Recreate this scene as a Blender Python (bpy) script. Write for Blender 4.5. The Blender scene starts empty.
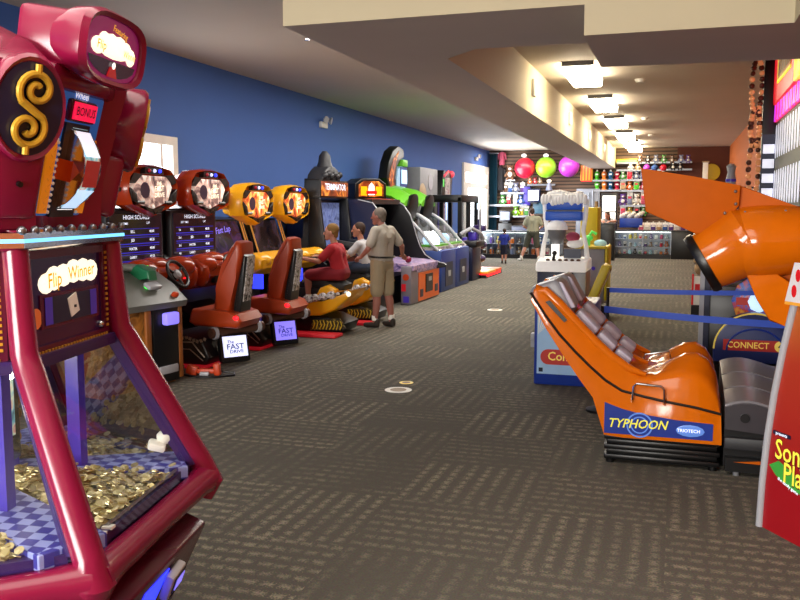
import bpy, bmesh, math, random
from mathutils import Vector, Matrix, Euler
random.seed(7)
S = bpy.context.scene
COL = S.collection
PI = math.pi
V = Vector
# ------------------------------------------------------------------ camera numbers (frame 800x600)
FOC, EYE = 850.0, 1.72
PITCH = math.atan(91.5 / FOC)
YAW = math.atan(277 * math.cos(PITCH) / FOC)
def at(px, py, Y):
    """point of the plane y=Y seen at a pixel"""
    x = (px - 400) / FOC; y = (300 - py) / FOC
    fw = math.cos(PITCH) + y * math.sin(PITCH); up = -math.sin(PITCH) + y * math.cos(PITCH)
    r = (x * math.cos(YAW) - fw * math.sin(YAW), x * math.sin(YAW) + fw * math.cos(YAW), up)
    t = Y / r[1]
    return V((r[0] * t, Y, EYE + r[2] * t))

# ------------------------------------------------------------------ materials
def lin(h):
    h = h.lstrip('#'); o = []
    for i in (0, 2, 4):
        c = int(h[i:i + 2], 16) / 255
        o.append(c / 12.92 if c <= .04045 else ((c + .055) / 1.055) ** 2.4)
    return (*o, 1)
PAL = {  # name: (hex, roughness, metallic, emission strength)
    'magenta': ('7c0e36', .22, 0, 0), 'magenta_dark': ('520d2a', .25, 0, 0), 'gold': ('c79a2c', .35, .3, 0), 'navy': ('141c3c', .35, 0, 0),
    'purple': ('33205c', .3, 0, 0), 'sign_purple': ('2a0d35', .18, 0, .12), 'violet': ('4330a8', .3, 0, .15), 'yellow_glow': ('e8a808', .4, 0, .7),
    'white_glow': ('fff4d8', .4, 0, 1.2), 'white_lit': ('fdfaf2', .4, 0, 1.1), 'chrome': ('c8cad2', .12, 1, 0), 'steel': ('8f929a', .3, .9, 0),
    'cyan_glow': ('6fc8ff', .4, 0, 1.6), 'blue_glow': ('2a35ff', .4, 0, 2.2), 'panel_blue': ('2464b4', .3, 0, .35), 'red_lcd': ('f0184a', .4, 0, .9),
    'black': ('0c0c0e', .35, 0, 0), 'black_soft': ('141415', .7, 0, 0), 'char': ('26262a', .5, 0, 0), 'grey': ('77787c', .45, 0, 0), 'lgrey': ('a9abb2', .35, 0, 0),
    'orange_honey': ('e28a18', .4, 0, .35), 'red_orange': ('a8340c', .2, 0, .02), 'red_orange_d': ('7a200e', .25, 0, 0), 'seat_orange': ('a83a10', .38, 0, 0),
    'yellow': ('e2a012', .3, 0, .04), 'yellow_d': ('a87408', .35, 0, 0), 'screen_dark': ('0b0b1e', .15, 0, .4), 'screen_blue': ('2b2ba8', .2, 0, .8), 'text_white': ('dfe4f4', .4, 0, 1.0),
    'art_warm': ('b07a6a', .3, 0, .5), 'art_dark': ('3a2c40', .3, 0, .2), 'red_glow': ('ff1420', .4, 0, 3.0), 'red_floor': ('c01424', .5, 0, .22), 'lcd_white': ('cfd4f8', .3, 0, 1.1), 'lcd_violet': ('8478f0', .3, 0, 1.1),
    'wood_orange': ('93551f', .5, 0, 0), 'green_glow': ('28d838', .4, 0, 1.6), 'green_gun': ('1f6a48', .35, 0, 0), 'gun_grey': ('6a6c66', .4, 0, 0), 'orange_plastic': ('c8431a', .45, 0, 0),
    'skin': ('b98068', .55, 0, 0), 'skin_d': ('a0685a', .55, 0, 0), 'shirt_beige': ('aca598', .85, 0, 0), 'khaki': ('9d8f74', .85, 0, 0), 'hair_grey': ('6e645a', .8, 0, 0), 'hair_blond': ('7c5a26', .8, 0, 0), 'hair_brown': ('3a261a', .8, 0, 0),
    'shirt_red': ('a01420', .85, 0, 0), 'shorts_red': ('7c1220', .85, 0, 0), 'shirt_white': ('b4b2b4', .85, 0, 0), 'denim': ('2c3a52', .85, 0, 0), 'shirt_blue': ('20308c', .85, 0, 0), 'shorts_navy': ('14162a', .85, 0, 0), 'shirt_olive': ('8f8f78', .85, 0, 0), 'shorts_dark': ('3f4136', .85, 0, 0), 'shoe_white': ('c8c4bc', .7, 0, 0), 'shoe_dark': ('2c241e', .7, 0, 0), 'eye': ('1a1412', .3, 0, 0),
    'tick_orange': ('dc6420', .4, 0, .1), 'tick_grey': ('7d7884', .4, 0, 0), 'navy_glossy': ('141a3a', .3, 0, 0), 'green_hood': ('5fae1e', .35, 0, .08), 'blue_base': ('22408a', .4, 0, 0), 'flame': ('c8602a', .4, 0, .3), 'screen_cyan': ('b8d8f8', .3, 0, 1.0), 'screen_grey': ('5f6478', .3, 0, .5),
    'lamp': ('fff0d0', .4, 0, 26.0), 'day': ('fbfdff', .5, 0, 3.0), 'trim_white': ('d8d6cf', .5, 0, 0), 'oat': ('a08868', .6, 0, 0), 'prize_red': ('c01430', .3, 0, .04), 'prize_green': ('86c428', .3, 0, .04), 'prize_violet': ('b03ab8', .3, 0, .04),
    'ice_white': ('e8e6e2', .7, 0, .22), 'ice_blue': ('1e4fb0', .4, 0, .25), 'slate_grey': ('7a7f8c', .6, 0, 0), 'dark_blue': ('1c2340', .4, 0, 0), 'mustard': ('b8a020', .45, 0, .1), 'mustard_g': ('8f9095', .4, 0, 0), 'pink': ('ee4a5c', .4, 0, .4), 'lime': ('5cd860', .4, 0, .3), 'pale_teal': ('a8d4dc', .4, 0, .2),  # ice_white and mustard emission adds brightness that no lamp gives these parts
    'typ_orange': ('dc6e08', .12, 0, 0), 'typ_orange_flat': ('c45c04', .5, 0, 0), 'typ_grey': ('8d8f98', .35, 0, 0), 'typ_pad': ('c0bed4', .3, 0, 0), 'typ_blue': ('1c3590', .3, 0, .1), 'typ_lblue': ('5f8ade', .3, 0, .3), 'tread': ('8c898e', .28, .3, 0), 'tread_dark': ('4c494e', .3, .4, 0),
    'c4_blue': ('1f3c9c', .35, 0, .03), 'c4_pale': ('9cc0e4', .4, 0, .1), 'c4_red': ('c03028', .4, 0, .1), 'c4_yellow': ('f0d060', .4, 0, .3), 'c4_dim': ('28346e', .35, 0, .05), 'belt_blue': ('2450c8', .5, 0, .05),
    'poppy': ('d01c22', .25, 0, .1), 'amber': ('e09a32', .3, 0, .15), 'lemon_sign': ('f4e428', .35, 0, .9), 'hot_pink': ('f0246c', .35, 0, 1.0), 'neon_violet': ('c838f0', .35, 0, 1.0), 'key_white': ('eef0ff', .35, 0, .6), 'key_back': ('7a7850', .5, 0, .03), 'marquee_purple': ('8a1460', .25, 0, .35), 'copper': ('d08a58', .25, .4, .4), 'copper_d': ('5c3624', .35, .4, 0), 'sign_red': ('e01428', .35, 0, .8), 'card': ('d8d4d8', .5, 0, 0), 'leaf': ('3c9c3c', .4, 0, .15), 'lemon_text': ('e8e048', .4, 0, .4), 'wall_brown': ('6a3018', .7, 0, 0), 'teal': ('1a4458', .5, 0, 0), 'tv_violet': ('3a2a90', .4, 0, .7), 'plush_brown': ('6a4a34', .9, 0, 0), 'plush_tan': ('a88a66', .9, 0, 0), 'plush_pink': ('b8506a', .9, 0, 0), 'plush_blue': ('34528c', .9, 0, 0), 'plush_green': ('4c8a44', .9, 0, 0), 'plush_black': ('1c1a1e', .9, 0, 0), 'plush_white': ('c8c4be', .9, 0, 0), 'plush_purple': ('5a3a80', .9, 0, 0), 'plush_orange': ('d06a24', .9, 0, 0),  # copper emission stands in for lit glints on the tinsel
    'bot_green': ('48b828', .3, 0, .05), 'bot_orange': ('f08028', .3, 0, .05), 'bot_blue': ('1c5a8c', .3, 0, .05), 'bot_red': ('b01c3c', .3, 0, .05), 'bin_blue': ('1c3c9c', .4, 0, 0), 'case_light': ('e8f0e8', .4, 0, 6), 'slat': ('54402f', .7, 0, 0), 'mirror': ('9a9aa0', .08, 1, 0), 'check_blue': ('3c3ca0', .4, 0, .1), 'case_dark': ('101014', .4, 0, 0), 'iron_brown': ('5a3c2c', .5, .3, 0), 'silver_art': ('8a8074', .35, .5, 0), 'paper': ('e6e2d8', .6, 0, .1),
}
MC = {}
def nodes_of(name):
    m = bpy.data.materials.new(name); m.use_nodes = True
    return m, m.node_tree, m.node_tree.nodes['Principled BSDF']
def mat(name):
    if name in MC: return MC[name]
    hx, ro, me, em = PAL[name]
    m, nt, b = nodes_of(name)
    c = lin(hx)
    tc = nt.nodes.new('ShaderNodeTexCoord'); nz = nt.nodes.new('ShaderNodeTexNoise'); mx = nt.nodes.new('ShaderNodeMixRGB')
    nz.inputs['Scale'].default_value = 9; nz.inputs['Detail'].default_value = 3
    mx.inputs[1].default_value = tuple(v * .88 for v in c[:3]) + (1,); mx.inputs[2].default_value = tuple(min(1, v * 1.1) for v in c[:3]) + (1,)
    nt.links.new(tc.outputs['Object'], nz.inputs['Vector']); nt.links.new(nz.outputs['Fac'], mx.inputs[0]); nt.links.new(mx.outputs[0], b.inputs['Base Color'])
    b.inputs['Roughness'].default_value = ro; b.inputs['Metallic'].default_value = me
    if em:
        b.inputs['Emission Color'].default_value = c; b.inputs['Emission Strength'].default_value = em
    if name in ('typ_orange_flat',): b.inputs['Specular IOR Level'].default_value = .12
    MC[name] = m
    return m
def mth(nt, op, a, b=None, c=None):
    n = nt.nodes.new('ShaderNodeMath'); n.operation = op
    for i, v in enumerate((a, b, c)):
        if v is None: continue
        if isinstance(v, (int, float)): n.inputs[i].default_value = v
        else: nt.links.new(v, n.inputs[i])
    return n.outputs[0]
def glass_mat(name, tint=(.92, .95, .96), refl=.10, rough=.02):
    m = bpy.data.materials.new(name); m.use_nodes = True; nt = m.node_tree; nt.nodes.clear()
    o = nt.nodes.new('ShaderNodeOutputMaterial'); t = nt.nodes.new('ShaderNodeBsdfTransparent'); g = nt.nodes.new('ShaderNodeBsdfGlossy'); x = nt.nodes.new('ShaderNodeMixShader')
    f = nt.nodes.new('ShaderNodeLayerWeight'); f.inputs['Blend'].default_value = .25; pw = mth(nt, 'POWER', f.outputs['Facing'], 3); a = nt.nodes.new('ShaderNodeMath'); a.operation = 'MULTIPLY_ADD'; a.inputs[1].default_value = .5; a.inputs[2].default_value = refl * .35
    t.inputs['Color'].default_value = (*tint, 1); g.inputs['Roughness'].default_value = rough; g.inputs['Color'].default_value = (.9, .9, .9, 1)
    nt.links.new(pw, a.inputs[0]); nt.links.new(a.outputs[0], x.inputs[0]); nt.links.new(t.outputs[0], x.inputs[1]); nt.links.new(g.outputs[0], x.inputs[2]); nt.links.new(x.outputs[0], o.inputs[0])
    MC[name] = m
glass_mat('glass'); glass_mat('mirror_glass', (.5, .5, .5), 1.15); glass_mat('dome', (.86, .9, .94), .2)
def paint_mat(name, hx, var=.06, ro=.75, bump=.02):
    m, nt, b = nodes_of(name); c = lin(hx)
    tc = nt.nodes.new('ShaderNodeTexCoord'); nz = nt.nodes.new('ShaderNodeTexNoise'); nz.inputs['Scale'].default_value = 1.3; nz.inputs['Detail'].default_value = 6
    mx = nt.nodes.new('ShaderNodeMixRGB'); mx.inputs[1].default_value = tuple(v * (1 - var) for v in c[:3]) + (1,); mx.inputs[2].default_value = tuple(v * (1 + var) for v in c[:3]) + (1,)
    nt.links.new(tc.outputs['Object'], nz.inputs['Vector']); nt.links.new(nz.outputs['Fac'], mx.inputs[0]); nt.links.new(mx.outputs[0], b.inputs['Base Color']); b.inputs['Roughness'].default_value = ro
    n2 = nt.nodes.new('ShaderNodeTexNoise'); n2.inputs['Scale'].default_value = 160; bp = nt.nodes.new('ShaderNodeBump'); bp.inputs['Strength'].default_value = bump
    nt.links.new(tc.outputs['Object'], n2.inputs['Vector']); nt.links.new(n2.outputs['Fac'], bp.inputs['Height']); nt.links.new(bp.outputs[0], b.inputs['Normal'])
    MC[name] = m
paint_mat('paint_blue', '3a60a8'); paint_mat('paint_cream', 'ccc0a0'); paint_mat('paint_ceiling', 'c0b4a6'); paint_mat('paint_orange', 'b25a1e'); paint_mat('paint_brown', '5a2a1c'); paint_mat('paint_under', 'c2b4aa')
def carpet():
    m, nt, b = nodes_of('carpet'); L = nt.links.new
    tc = nt.nodes.new('ShaderNodeTexCoord'); rot = nt.nodes.new('ShaderNodeMapping'); rot.inputs['Rotation'].default_value = (0, 0, .0)
    L(tc.outputs['Object'], rot.inputs['Vector']); sp = nt.nodes.new('ShaderNodeSeparateXYZ'); L(rot.outputs[0], sp.inputs[0])
    X, Y = sp.outputs['X'], sp.outputs['Y']
    T = .78
    fx = mth(nt, 'FLOOR', mth(nt, 'DIVIDE', X, T)); fy = mth(nt, 'FLOOR', mth(nt, 'DIVIDE', Y, T))
    chk = mth(nt, 'MODULO', mth(nt, 'ADD', mth(nt, 'ADD', fx, fy), 400), 2)
    def pick(a, c):   # chk ? c : a
        return mth(nt, 'ADD', mth(nt, 'MULTIPLY', a, mth(nt, 'SUBTRACT', 1, chk)), mth(nt, 'MULTIPLY', c, chk))
    u, v = pick(X, Y), pick(Y, X)
    row = mth(nt, 'FLOOR', mth(nt, 'DIVIDE', u, .098)); fr = mth(nt, 'FRACT', mth(nt, 'DIVIDE', u, .098))
    stripe = mth(nt, 'SUBTRACT', 1, mth(nt, 'ABSOLUTE', mth(nt, 'MULTIPLY', mth(nt, 'SUBTRACT', fr, .5), 2)))   # 1 mid row
    off = mth(nt, 'FRACT', mth(nt, 'MULTIPLY', mth(nt, 'SINE', mth(nt, 'MULTIPLY', row, 12.9898)), 43.7))
    dv = mth(nt, 'FRACT', mth(nt, 'ADD', mth(nt, 'DIVIDE', v, .088), off))
    dash = mth(nt, 'SUBTRACT', 1, mth(nt, 'ABSOLUTE', mth(nt, 'MULTIPLY', mth(nt, 'SUBTRACT', dv, .5), 2)))
    mid = nt.nodes.new('ShaderNodeTexNoise'); mid.inputs['Scale'].default_value = 14; mid.inputs['Detail'].default_value = 3; L(tc.outputs['Object'], mid.inputs['Vector'])
    blob = mth(nt, 'SMOOTH_MIN', stripe, mth(nt, 'ADD', mth(nt, 'MULTIPLY', dash, 1.2), mth(nt, 'MULTIPLY', mid.outputs['Fac'], .55)), .25)
    blob = mth(nt, 'ADD', blob, mth(nt, 'MULTIPLY', mth(nt, 'SUBTRACT', mid.outputs['Fac'], .5), .9))
    big = nt.nodes.new('ShaderNodeTexNoise'); big.inputs['Scale'].default_value = 2.6; big.inputs['Detail'].default_value = 3; L(tc.outputs['Object'], big.inputs['Vector'])
    fine = nt.nodes.new('ShaderNodeTexNoise'); fine.inputs['Scale'].default_value = 95; fine.inputs['Detail'].default_value = 2; L(tc.outputs['Object'], fine.inputs['Vector'])
    cmb = nt.nodes.new('ShaderNodeCombineXYZ'); L(fx, cmb.inputs[0]); L(fy, cmb.inputs[1])
    wn = nt.nodes.new('ShaderNodeTexWhiteNoise'); wn.noise_dimensions = '3D'; L(cmb.outputs[0], wn.inputs['Vector'])
    k = mth(nt, 'ADD', mth(nt, 'MULTIPLY', big.outputs['Fac'], 1.5), mth(nt, 'MULTIPLY', wn.outputs['Value'], .5))
    k = mth(nt, 'SUBTRACT', k, .58)
    raw = mth(nt, 'ADD', mth(nt, 'SUBTRACT', blob, .42), mth(nt, 'MULTIPLY', mth(nt, 'SUBTRACT', fine.outputs['Fac'], .5), 1.7))
    g = mth(nt, 'MULTIPLY', mth(nt, 'MULTIPLY', raw, 2.0), k)
    cl = nt.nodes.new('ShaderNodeClamp'); L(g, cl.inputs[0])
    mx = nt.nodes.new('ShaderNodeMixRGB'); mx.inputs[1].default_value = lin('5f5d57'); mx.inputs[2].default_value = lin('949080'); L(cl.outputs[0], mx.inputs[0])
    m2 = nt.nodes.new('ShaderNodeMixRGB'); m2.blend_type = 'MULTIPLY'; m2.inputs[0].default_value = .55; L(mx.outputs[0], m2.inputs[1]); L(fine.outputs['Color'], m2.inputs[2])
    br = nt.nodes.new('ShaderNodeMixRGB'); br.blend_type = 'MULTIPLY'; br.inputs[0].default_value = 1; br.inputs[2].default_value = (1.35, 1.33, 1.3, 1); L(m2.outputs[0], br.inputs[1])
    L(br.outputs[0], b.inputs['Base Color']); b.inputs['Roughness'].default_value = .95; b.inputs['Specular IOR Level'].default_value = .15
    bp = nt.nodes.new('ShaderNodeBump'); bp.inputs['Strength'].default_value = .4; bp.inputs['Distance'].default_value = .01; L(fine.outputs['Fac'], bp.inputs['Height']); L(bp.outputs[0], b.inputs['Normal'])
    MC['carpet'] = m
carpet()
def check_mat(name, a, c, sc, em=.1):
    m, nt, b = nodes_of(name); tc = nt.nodes.new('ShaderNodeTexCoord'); ck = nt.nodes.new('ShaderNodeTexChecker'); ck.inputs['Scale'].default_value = sc
    ck.inputs['Color1'].default_value = lin(a); ck.inputs['Color2'].default_value = lin(c); nt.links.new(tc.outputs['Object'], ck.inputs['Vector']); nt.links.new(ck.outputs[0], b.inputs['Base Color'])
    nt.links.new(ck.outputs[0], b.inputs['Emission Color']); b.inputs['Emission Strength'].default_value = em; b.inputs['Roughness'].default_value = .35; MC[name] = m
check_mat('checker', '3a3890', '8f97d0', 26)
def slat_mat(name, a, c, sc):
    m, nt, b = nodes_of(name); tc = nt.nodes.new('ShaderNodeTexCoord'); w = nt.nodes.new('ShaderNodeTexWave'); w.bands_direction = 'Z'; w.inputs['Scale'].default_value = sc; w.inputs['Distortion'].default_value = .3
    r = nt.nodes.new('ShaderNodeValToRGB'); r.color_ramp.elements[0].color = lin(a); r.color_ramp.elements[1].color = lin(c); r.color_ramp.elements[0].position = .15; r.color_ramp.elements[1].position = .3
    nt.links.new(tc.outputs['Object'], w.inputs['Vector']); nt.links.new(w.outputs['Fac'], r.inputs[0]); nt.links.new(r.outputs[0], b.inputs['Base Color']); b.inputs['Roughness'].default_value = .7; MC[name] = m
slat_mat('slatwall', '2a1d16', '6c5442', 2.4)
def grad_mat(name, z0, z1, stops, ro=.25, em=.12):
    m, nt, b = nodes_of(name); tc = nt.nodes.new('ShaderNodeTexCoord'); sp = nt.nodes.new('ShaderNodeSeparateXYZ'); mr = nt.nodes.new('ShaderNodeMapRange'); r = nt.nodes.new('ShaderNodeValToRGB')
    mr.inputs[1].default_value = z0; mr.inputs[2].default_value = z1
    e = r.color_ramp.elements
    for i, (p, h) in enumerate(stops):
        q = e[i] if i < 2 else e.new(p)
        q.position = p; q.color = lin(h)
    nt.links.new(tc.outputs['Object'], sp.inputs[0]); nt.links.new(sp.outputs['Z'], mr.inputs[0]); nt.links.new(mr.outputs[0], r.inputs[0]); nt.links.new(r.outputs[0], b.inputs['Base Color']); nt.links.new(r.outputs[0], b.inputs['Emission Color'])
    b.inputs['Emission Strength'].default_value = em; b.inputs['Roughness'].default_value = ro; MC[name] = m
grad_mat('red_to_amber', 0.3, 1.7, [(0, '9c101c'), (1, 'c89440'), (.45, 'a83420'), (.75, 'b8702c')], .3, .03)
def coin_mat():
    m, nt, b = nodes_of('coins'); tc = nt.nodes.new('ShaderNodeTexCoord'); v = nt.nodes.new('ShaderNodeTexVoronoi'); v.inputs['Scale'].default_value = 50; r = nt.nodes.new('ShaderNodeValToRGB')
    r.color_ramp.elements[0].color = lin('98803a'); r.color_ramp.elements[1].color = lin('f4e8b8')
    nt.links.new(tc.outputs['Object'], v.inputs['Vector']); nt.links.new(v.outputs['Color'], r.inputs[0]); nt.links.new(r.outputs[0], b.inputs['Base Color']); b.inputs['Metallic'].default_value = .5; b.inputs['Roughness'].default_value = .3; MC['coins'] = m
coin_mat()
def art_mat(name, cols, sc, em=.4, ro=.3):   # blurred printed artwork
    m, nt, b = nodes_of(name); tc = nt.nodes.new('ShaderNodeTexCoord'); v = nt.nodes.new('ShaderNodeTexNoise'); v.inputs['Scale'].default_value = sc; v.inputs['Detail'].default_value = 4; v.inputs['Distortion'].default_value = 1.2; r = nt.nodes.new('ShaderNodeValToRGB'); e = r.color_ramp.elements
    for i, h in enumerate(cols):
        p = .3 + .4 * i / (len(cols) - 1); q = e[i] if i < 2 else e.new(p); q.position = p; q.color = lin(h)
    nt.links.new(tc.outputs['Object'], v.inputs['Vector']); nt.links.new(v.outputs['Fac'], r.inputs[0]); nt.links.new(r.outputs[0], b.inputs['Base Color']); nt.links.new(r.outputs[0], b.inputs['Emission Color'])
    b.inputs['Emission Strength'].default_value = em; b.inputs['Roughness'].default_value = ro; MC[name] = m
art_mat('art_header', ['2a2028', '8a6a64', 'd8b8a8', 'f4ece0'], 6, .7); art_mat('art_header2', ['5a1a10', 'c8502a', 'f0b050', 'fff0d0'], 6, .8); art_mat('art_wood', ['4a2810', '8a5420', 'b87a34', '2a180c'], 5, .03, .5); art_mat('art_wheel', ['203050', '7ac0c8', 'd8e0c8', 'c05040'], 14, .4)
art_mat('art_flame', ['1a0c08', '8a3a18', 'f0a040'], 5, .5); art_mat('art_spot', ['17130c', '2a2416', '8a7a38'], 18, .03); art_mat('art_chrome', ['2a2a30', '8a8078', 'd8d4d0', '5a4a78'], 16, .02, .2); art_mat('art_purple', ['2a2050', '7a6aa0', 'c0a8c0', '8a3a5a'], 8, .12); art_mat('art_scr', ['141028', '2c2448', '483470'], 4, .35, .15); art_mat('art_scr2', ['141018', '3a2c2c', '5a4860'], 3, .3, .15); art_mat('art_toys', ['40362e', '8a8a80', 'b8b0a8', '6a4a70', '9a6a40'], 7, .3); art_mat('art_screen_blue', ['2c3050', '6a78a8', '4a5488'], 5, .5, .15); art_mat('art_burst', ['1c2c80', '3060c0', 'c04030', 'e0a040'], 9, .15)

# ------------------------------------------------------------------ mesh builder
TXT = {}
def text_mesh(s):
    if s not in TXT:
        cu = bpy.data.curves.new('t', 'FONT'); cu.body = s; cu.align_x = 'CENTER'; cu.align_y = 'CENTER'; cu.size = 1; cu.resolution_u = 2; cu.offset = .012
        o = bpy.data.objects.new('t', cu); COL.objects.link(o)
        dg = bpy.context.evaluated_depsgraph_get(); dg.update()
        me = bpy.data.meshes.new_from_object(o.evaluated_get(dg)); bpy.data.objects.remove(o); bpy.data.curves.remove(cu)
        TXT[s] = ([v.co.copy() for v in me.vertices], [tuple(p.vertices) for p in me.polygons]); bpy.data.meshes.remove(me)
    return TXT[s]
class B:
    def __init__(s, m='black', T=None):
        s.bm = bmesh.new(); s.mats = []; s.T = T or Matrix(); s.m(m)
    def m(s, name):
        if name not in s.mats: s.mats.append(name)
        s.k = s.mats.index(name); return s
    def _v(s, p): return s.bm.verts.new(s.T @ V(p))
    def _f(s, vs):
        try: f = s.bm.faces.new(vs)
        except ValueError: return None
        f.material_index = s.k; return f
    def poly(s, pts): s._f([s._v(p) for p in pts]); return s
    def loft(s, rings, cap=True, closed=False):
        R = [[s._v(p) for p in r] for r in rings]; n = len(R[0])
        pr = list(zip(R, R[1:])) + ([(R[-1], R[0])] if closed else [])
        for a, b in pr:
            for i in range(n): s._f([a[i], a[(i + 1) % n], b[(i + 1) % n], b[i]])
        if cap and not closed: s._f(R[0][::-1]); s._f(R[-1])
        return s
    def box(s, x0, x1, y0, y1, z0, z1, bev=0):
        vs = [s._v((x, y, z)) for z in (z0, z1) for y in (y0, y1) for x in (x0, x1)]
        fs = [s._f([vs[i] for i in q]) for q in ((0, 2, 3, 1), (4, 5, 7, 6), (0, 1, 5, 4), (2, 6, 7, 3), (0, 4, 6, 2), (1, 3, 7, 5))]
        if bev:
            es = {e for f in fs for e in f.edges}; r = bmesh.ops.bevel(s.bm, geom=list(es), offset=bev, segments=2, affect='EDGES', profile=.5)
            for f in r['faces']: f.material_index = s.k
        return s
    def obox(s, c, d, rot=(0, 0, 0), bev=0):
        T = s.T; s.T = T @ Matrix.Translation(V(c)) @ Euler(rot).to_matrix().to_4x4()
        s.box(-d[0] / 2, d[0] / 2, -d[1] / 2, d[1] / 2, -d[2] / 2, d[2] / 2, bev); s.T = T; return s
    def prism(s, pts, ax, a, b, bev=0):
        f = {'y': lambda u, v, w: (u, w, v), 'x': lambda u, v, w: (w, u, v), 'z': lambda u, v, w: (u, v, w)}[ax]
        n0 = set(s.bm.faces)
        s.loft([[f(u, v, a) for u, v in pts], [f(u, v, b) for u, v in pts]])
        if bev:
            fs = [q for q in s.bm.faces if q not in n0]; caps = [q for q in fs if len(q.verts) == len(pts)]
            es = {e for q in caps for e in q.edges}; r = bmesh.ops.bevel(s.bm, geom=list(es), offset=bev, segments=3, affect='EDGES', profile=.5)
            for q in r['faces']: q.material_index = s.k
        return s
    def _fr(s, d):
        d = d.normalized(); a = V((0, 0, 1)) if abs(d.z) < .9 else V((1, 0, 0)); u = d.cross(a).normalized(); return u, d.cross(u)
    def cyl(s, p0, p1, r0, r1=None, n=14, cap=True):
        p0, p1 = V(p0), V(p1); r1 = r0 if r1 is None else r1; u, w = s._fr(p1 - p0)
        s.loft([[p + (u * math.cos(2 * PI * i / n) + w * math.sin(2 * PI * i / n)) * r for i in range(n)] for p, r in ((p0, r0), (p1, r1))], cap); return s
    def tube(s, pts, r, n=8, closed=False):
        P = [V(p) for p in pts]; N = len(P); rings = []
        rr = r if isinstance(r, (list, tuple)) else [r] * N
        pu = None
        for i, p in enumerate(P):
            d = (P[(i + 1) % N] - P[i - 1]) if closed else (P[min(i + 1, N - 1)] - P[max(i - 1, 0)])
            d.normalize()
            if pu is None: u, w = s._fr(d)
            else:
                u = (pu - d * pu.dot(d)).normalized(); w = d.cross(u)
            pu = u
            rings.append([p + (u * math.cos(2 * PI * k / n) + w * math.sin(2 * PI * k / n)) * rr[i] for k in range(n)])
        return s.loft(rings, True, closed)
    def lathe(s, prof, o=(0, 0, 0), ax=(0, 0, 1), n=24, cap=True):
        d = V(ax).normalized(); u, w = s._fr(d); o = V(o)
        return s.loft([[o + d * z + (u * math.cos(2 * PI * i / n) + w * math.sin(2 * PI * i / n)) * r for i in range(n)] for r, z in prof], cap)
    def sph(s, c, r, n=14, k=8, rot=(0, 0, 0)):
        r = (r, r, r) if isinstance(r, (int, float)) else r; M = Euler(rot).to_matrix(); c = V(c)
        return s.loft([[c + M @ V((r[0] * math.sin(max(.02, min(PI - .02, PI * j / k))) * math.cos(2 * PI * i / n), r[1] * math.sin(max(.02, min(PI - .02, PI * j / k))) * math.sin(2 * PI * i / n), r[2] * math.cos(PI * j / k))) for i in range(n)] for j in range(k + 1)])
    def cap(s, a, b, ra, rb=None, n=10):   # tapered capsule
        a, b = V(a), V(b); rb = ra if rb is None else rb; d = b - a; L = d.length or 1e-4; d = d / L if d.length else V((0, 0, 1)); u, w = s._fr(d)
        prof = [(ra * math.cos(t), -ra * math.sin(t)) for t in (1.45, .95, .45, 0)] + [(rb * math.cos(t), L + rb * math.sin(t)) for t in (0, .45, .95, 1.45)]
        return s.loft([[a + d * z + (u * math.cos(2 * PI * i / n) + w * math.sin(2 * PI * i / n)) * r for i in range(n)] for r, z in prof])
    def txt(s, t, size, o, x=(1, 0, 0), y=(0, 0, 1), sx=1.0, shear=0):
        vs, fs = text_mesh(t); x, y, o = V(x).normalized(), V(y).normalized(), V(o)
        q = [s._v(o + x * ((v.x * sx + shear * v.y) * size) + y * (v.y * size)) for v in vs]
        for f in fs: s._f([q[i] for i in f])
        return s
    def mesh(s, name, ang=38, fix=True):
        if fix: bmesh.ops.recalc_face_normals(s.bm, faces=s.bm.faces[:])
        me = bpy.data.meshes.new(name); s.bm.to_mesh(me); s.bm.free()
        for m in s.mats: me.materials.append(mat(m))
        for p in me.polygons: p.use_smooth = True
        me.set_sharp_from_angle(angle=math.radians(ang)); return me
    def build(s, name, parent=None, label=None, ang=38, fix=True):
        o = bpy.data.objects.new(name, s.mesh(name, ang, fix)); COL.objects.link(o)
        if parent is not None: o.parent = parent
        if label: o['label'] = label
        return o
def thing(name, label, cat, loc=(0, 0, 0), rz=0, group=None):
    o = bpy.data.objects.new(name, None); COL.objects.link(o); o.location = loc; o.rotation_euler = (0, 0, rz); o.empty_display_size = .1
    o['label'] = label; o['category'] = cat
    if group: o['group'] = group
    return o
def tag(o, label, cat, group=None, kind=None):
    o['label'] = label; o['category'] = cat
    if group: o['group'] = group
    if kind: o['kind'] = kind
    return o
def struct(b, name, label=None, parent=None):
    o = b.build(name, parent)
    if parent is None: o['kind'] = 'structure'; o['label'] = label or name.replace('_', ' '); o['category'] = name.split('_')[0]
    return o
def dup(root, loc, rz, label, group=None):
    r = root.copy(); COL.objects.link(r); r.location = loc; r.rotation_euler = (0, 0, rz); r['label'] = label
    if group: r['group'] = group
    for ch in list(root.children):
        c = ch.copy(); COL.objects.link(c); c.parent = r
        for g in list(ch.children):
            d = g.copy(); COL.objects.link(d); d.parent = c
    return r
def melt(b, name, parent, vox, smooth=6):   # merge capsules into one continuous skin
    o = b.build(name, parent)
    r = o.modifiers.new('r', 'REMESH'); r.mode = 'VOXEL'; r.voxel_size = vox
    k = o.modifiers.new('s', 'SMOOTH'); k.iterations = smooth; k.factor = .5
    dg = bpy.context.evaluated_depsgraph_get(); dg.update()
    me = bpy.data.meshes.new_from_object(o.evaluated_get(dg)); old = o.data; o.modifiers.clear(); o.data = me
    for p in me.polygons: p.use_smooth = True
    me.name = name; bpy.data.meshes.remove(old); return o
def arc(c, r, a0, a1, n): return [(c[0] + r * math.cos(a0 + (a1 - a0) * i / n), c[1] + r * math.sin(a0 + (a1 - a0) * i / n)) for i in range(n + 1)]

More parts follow.
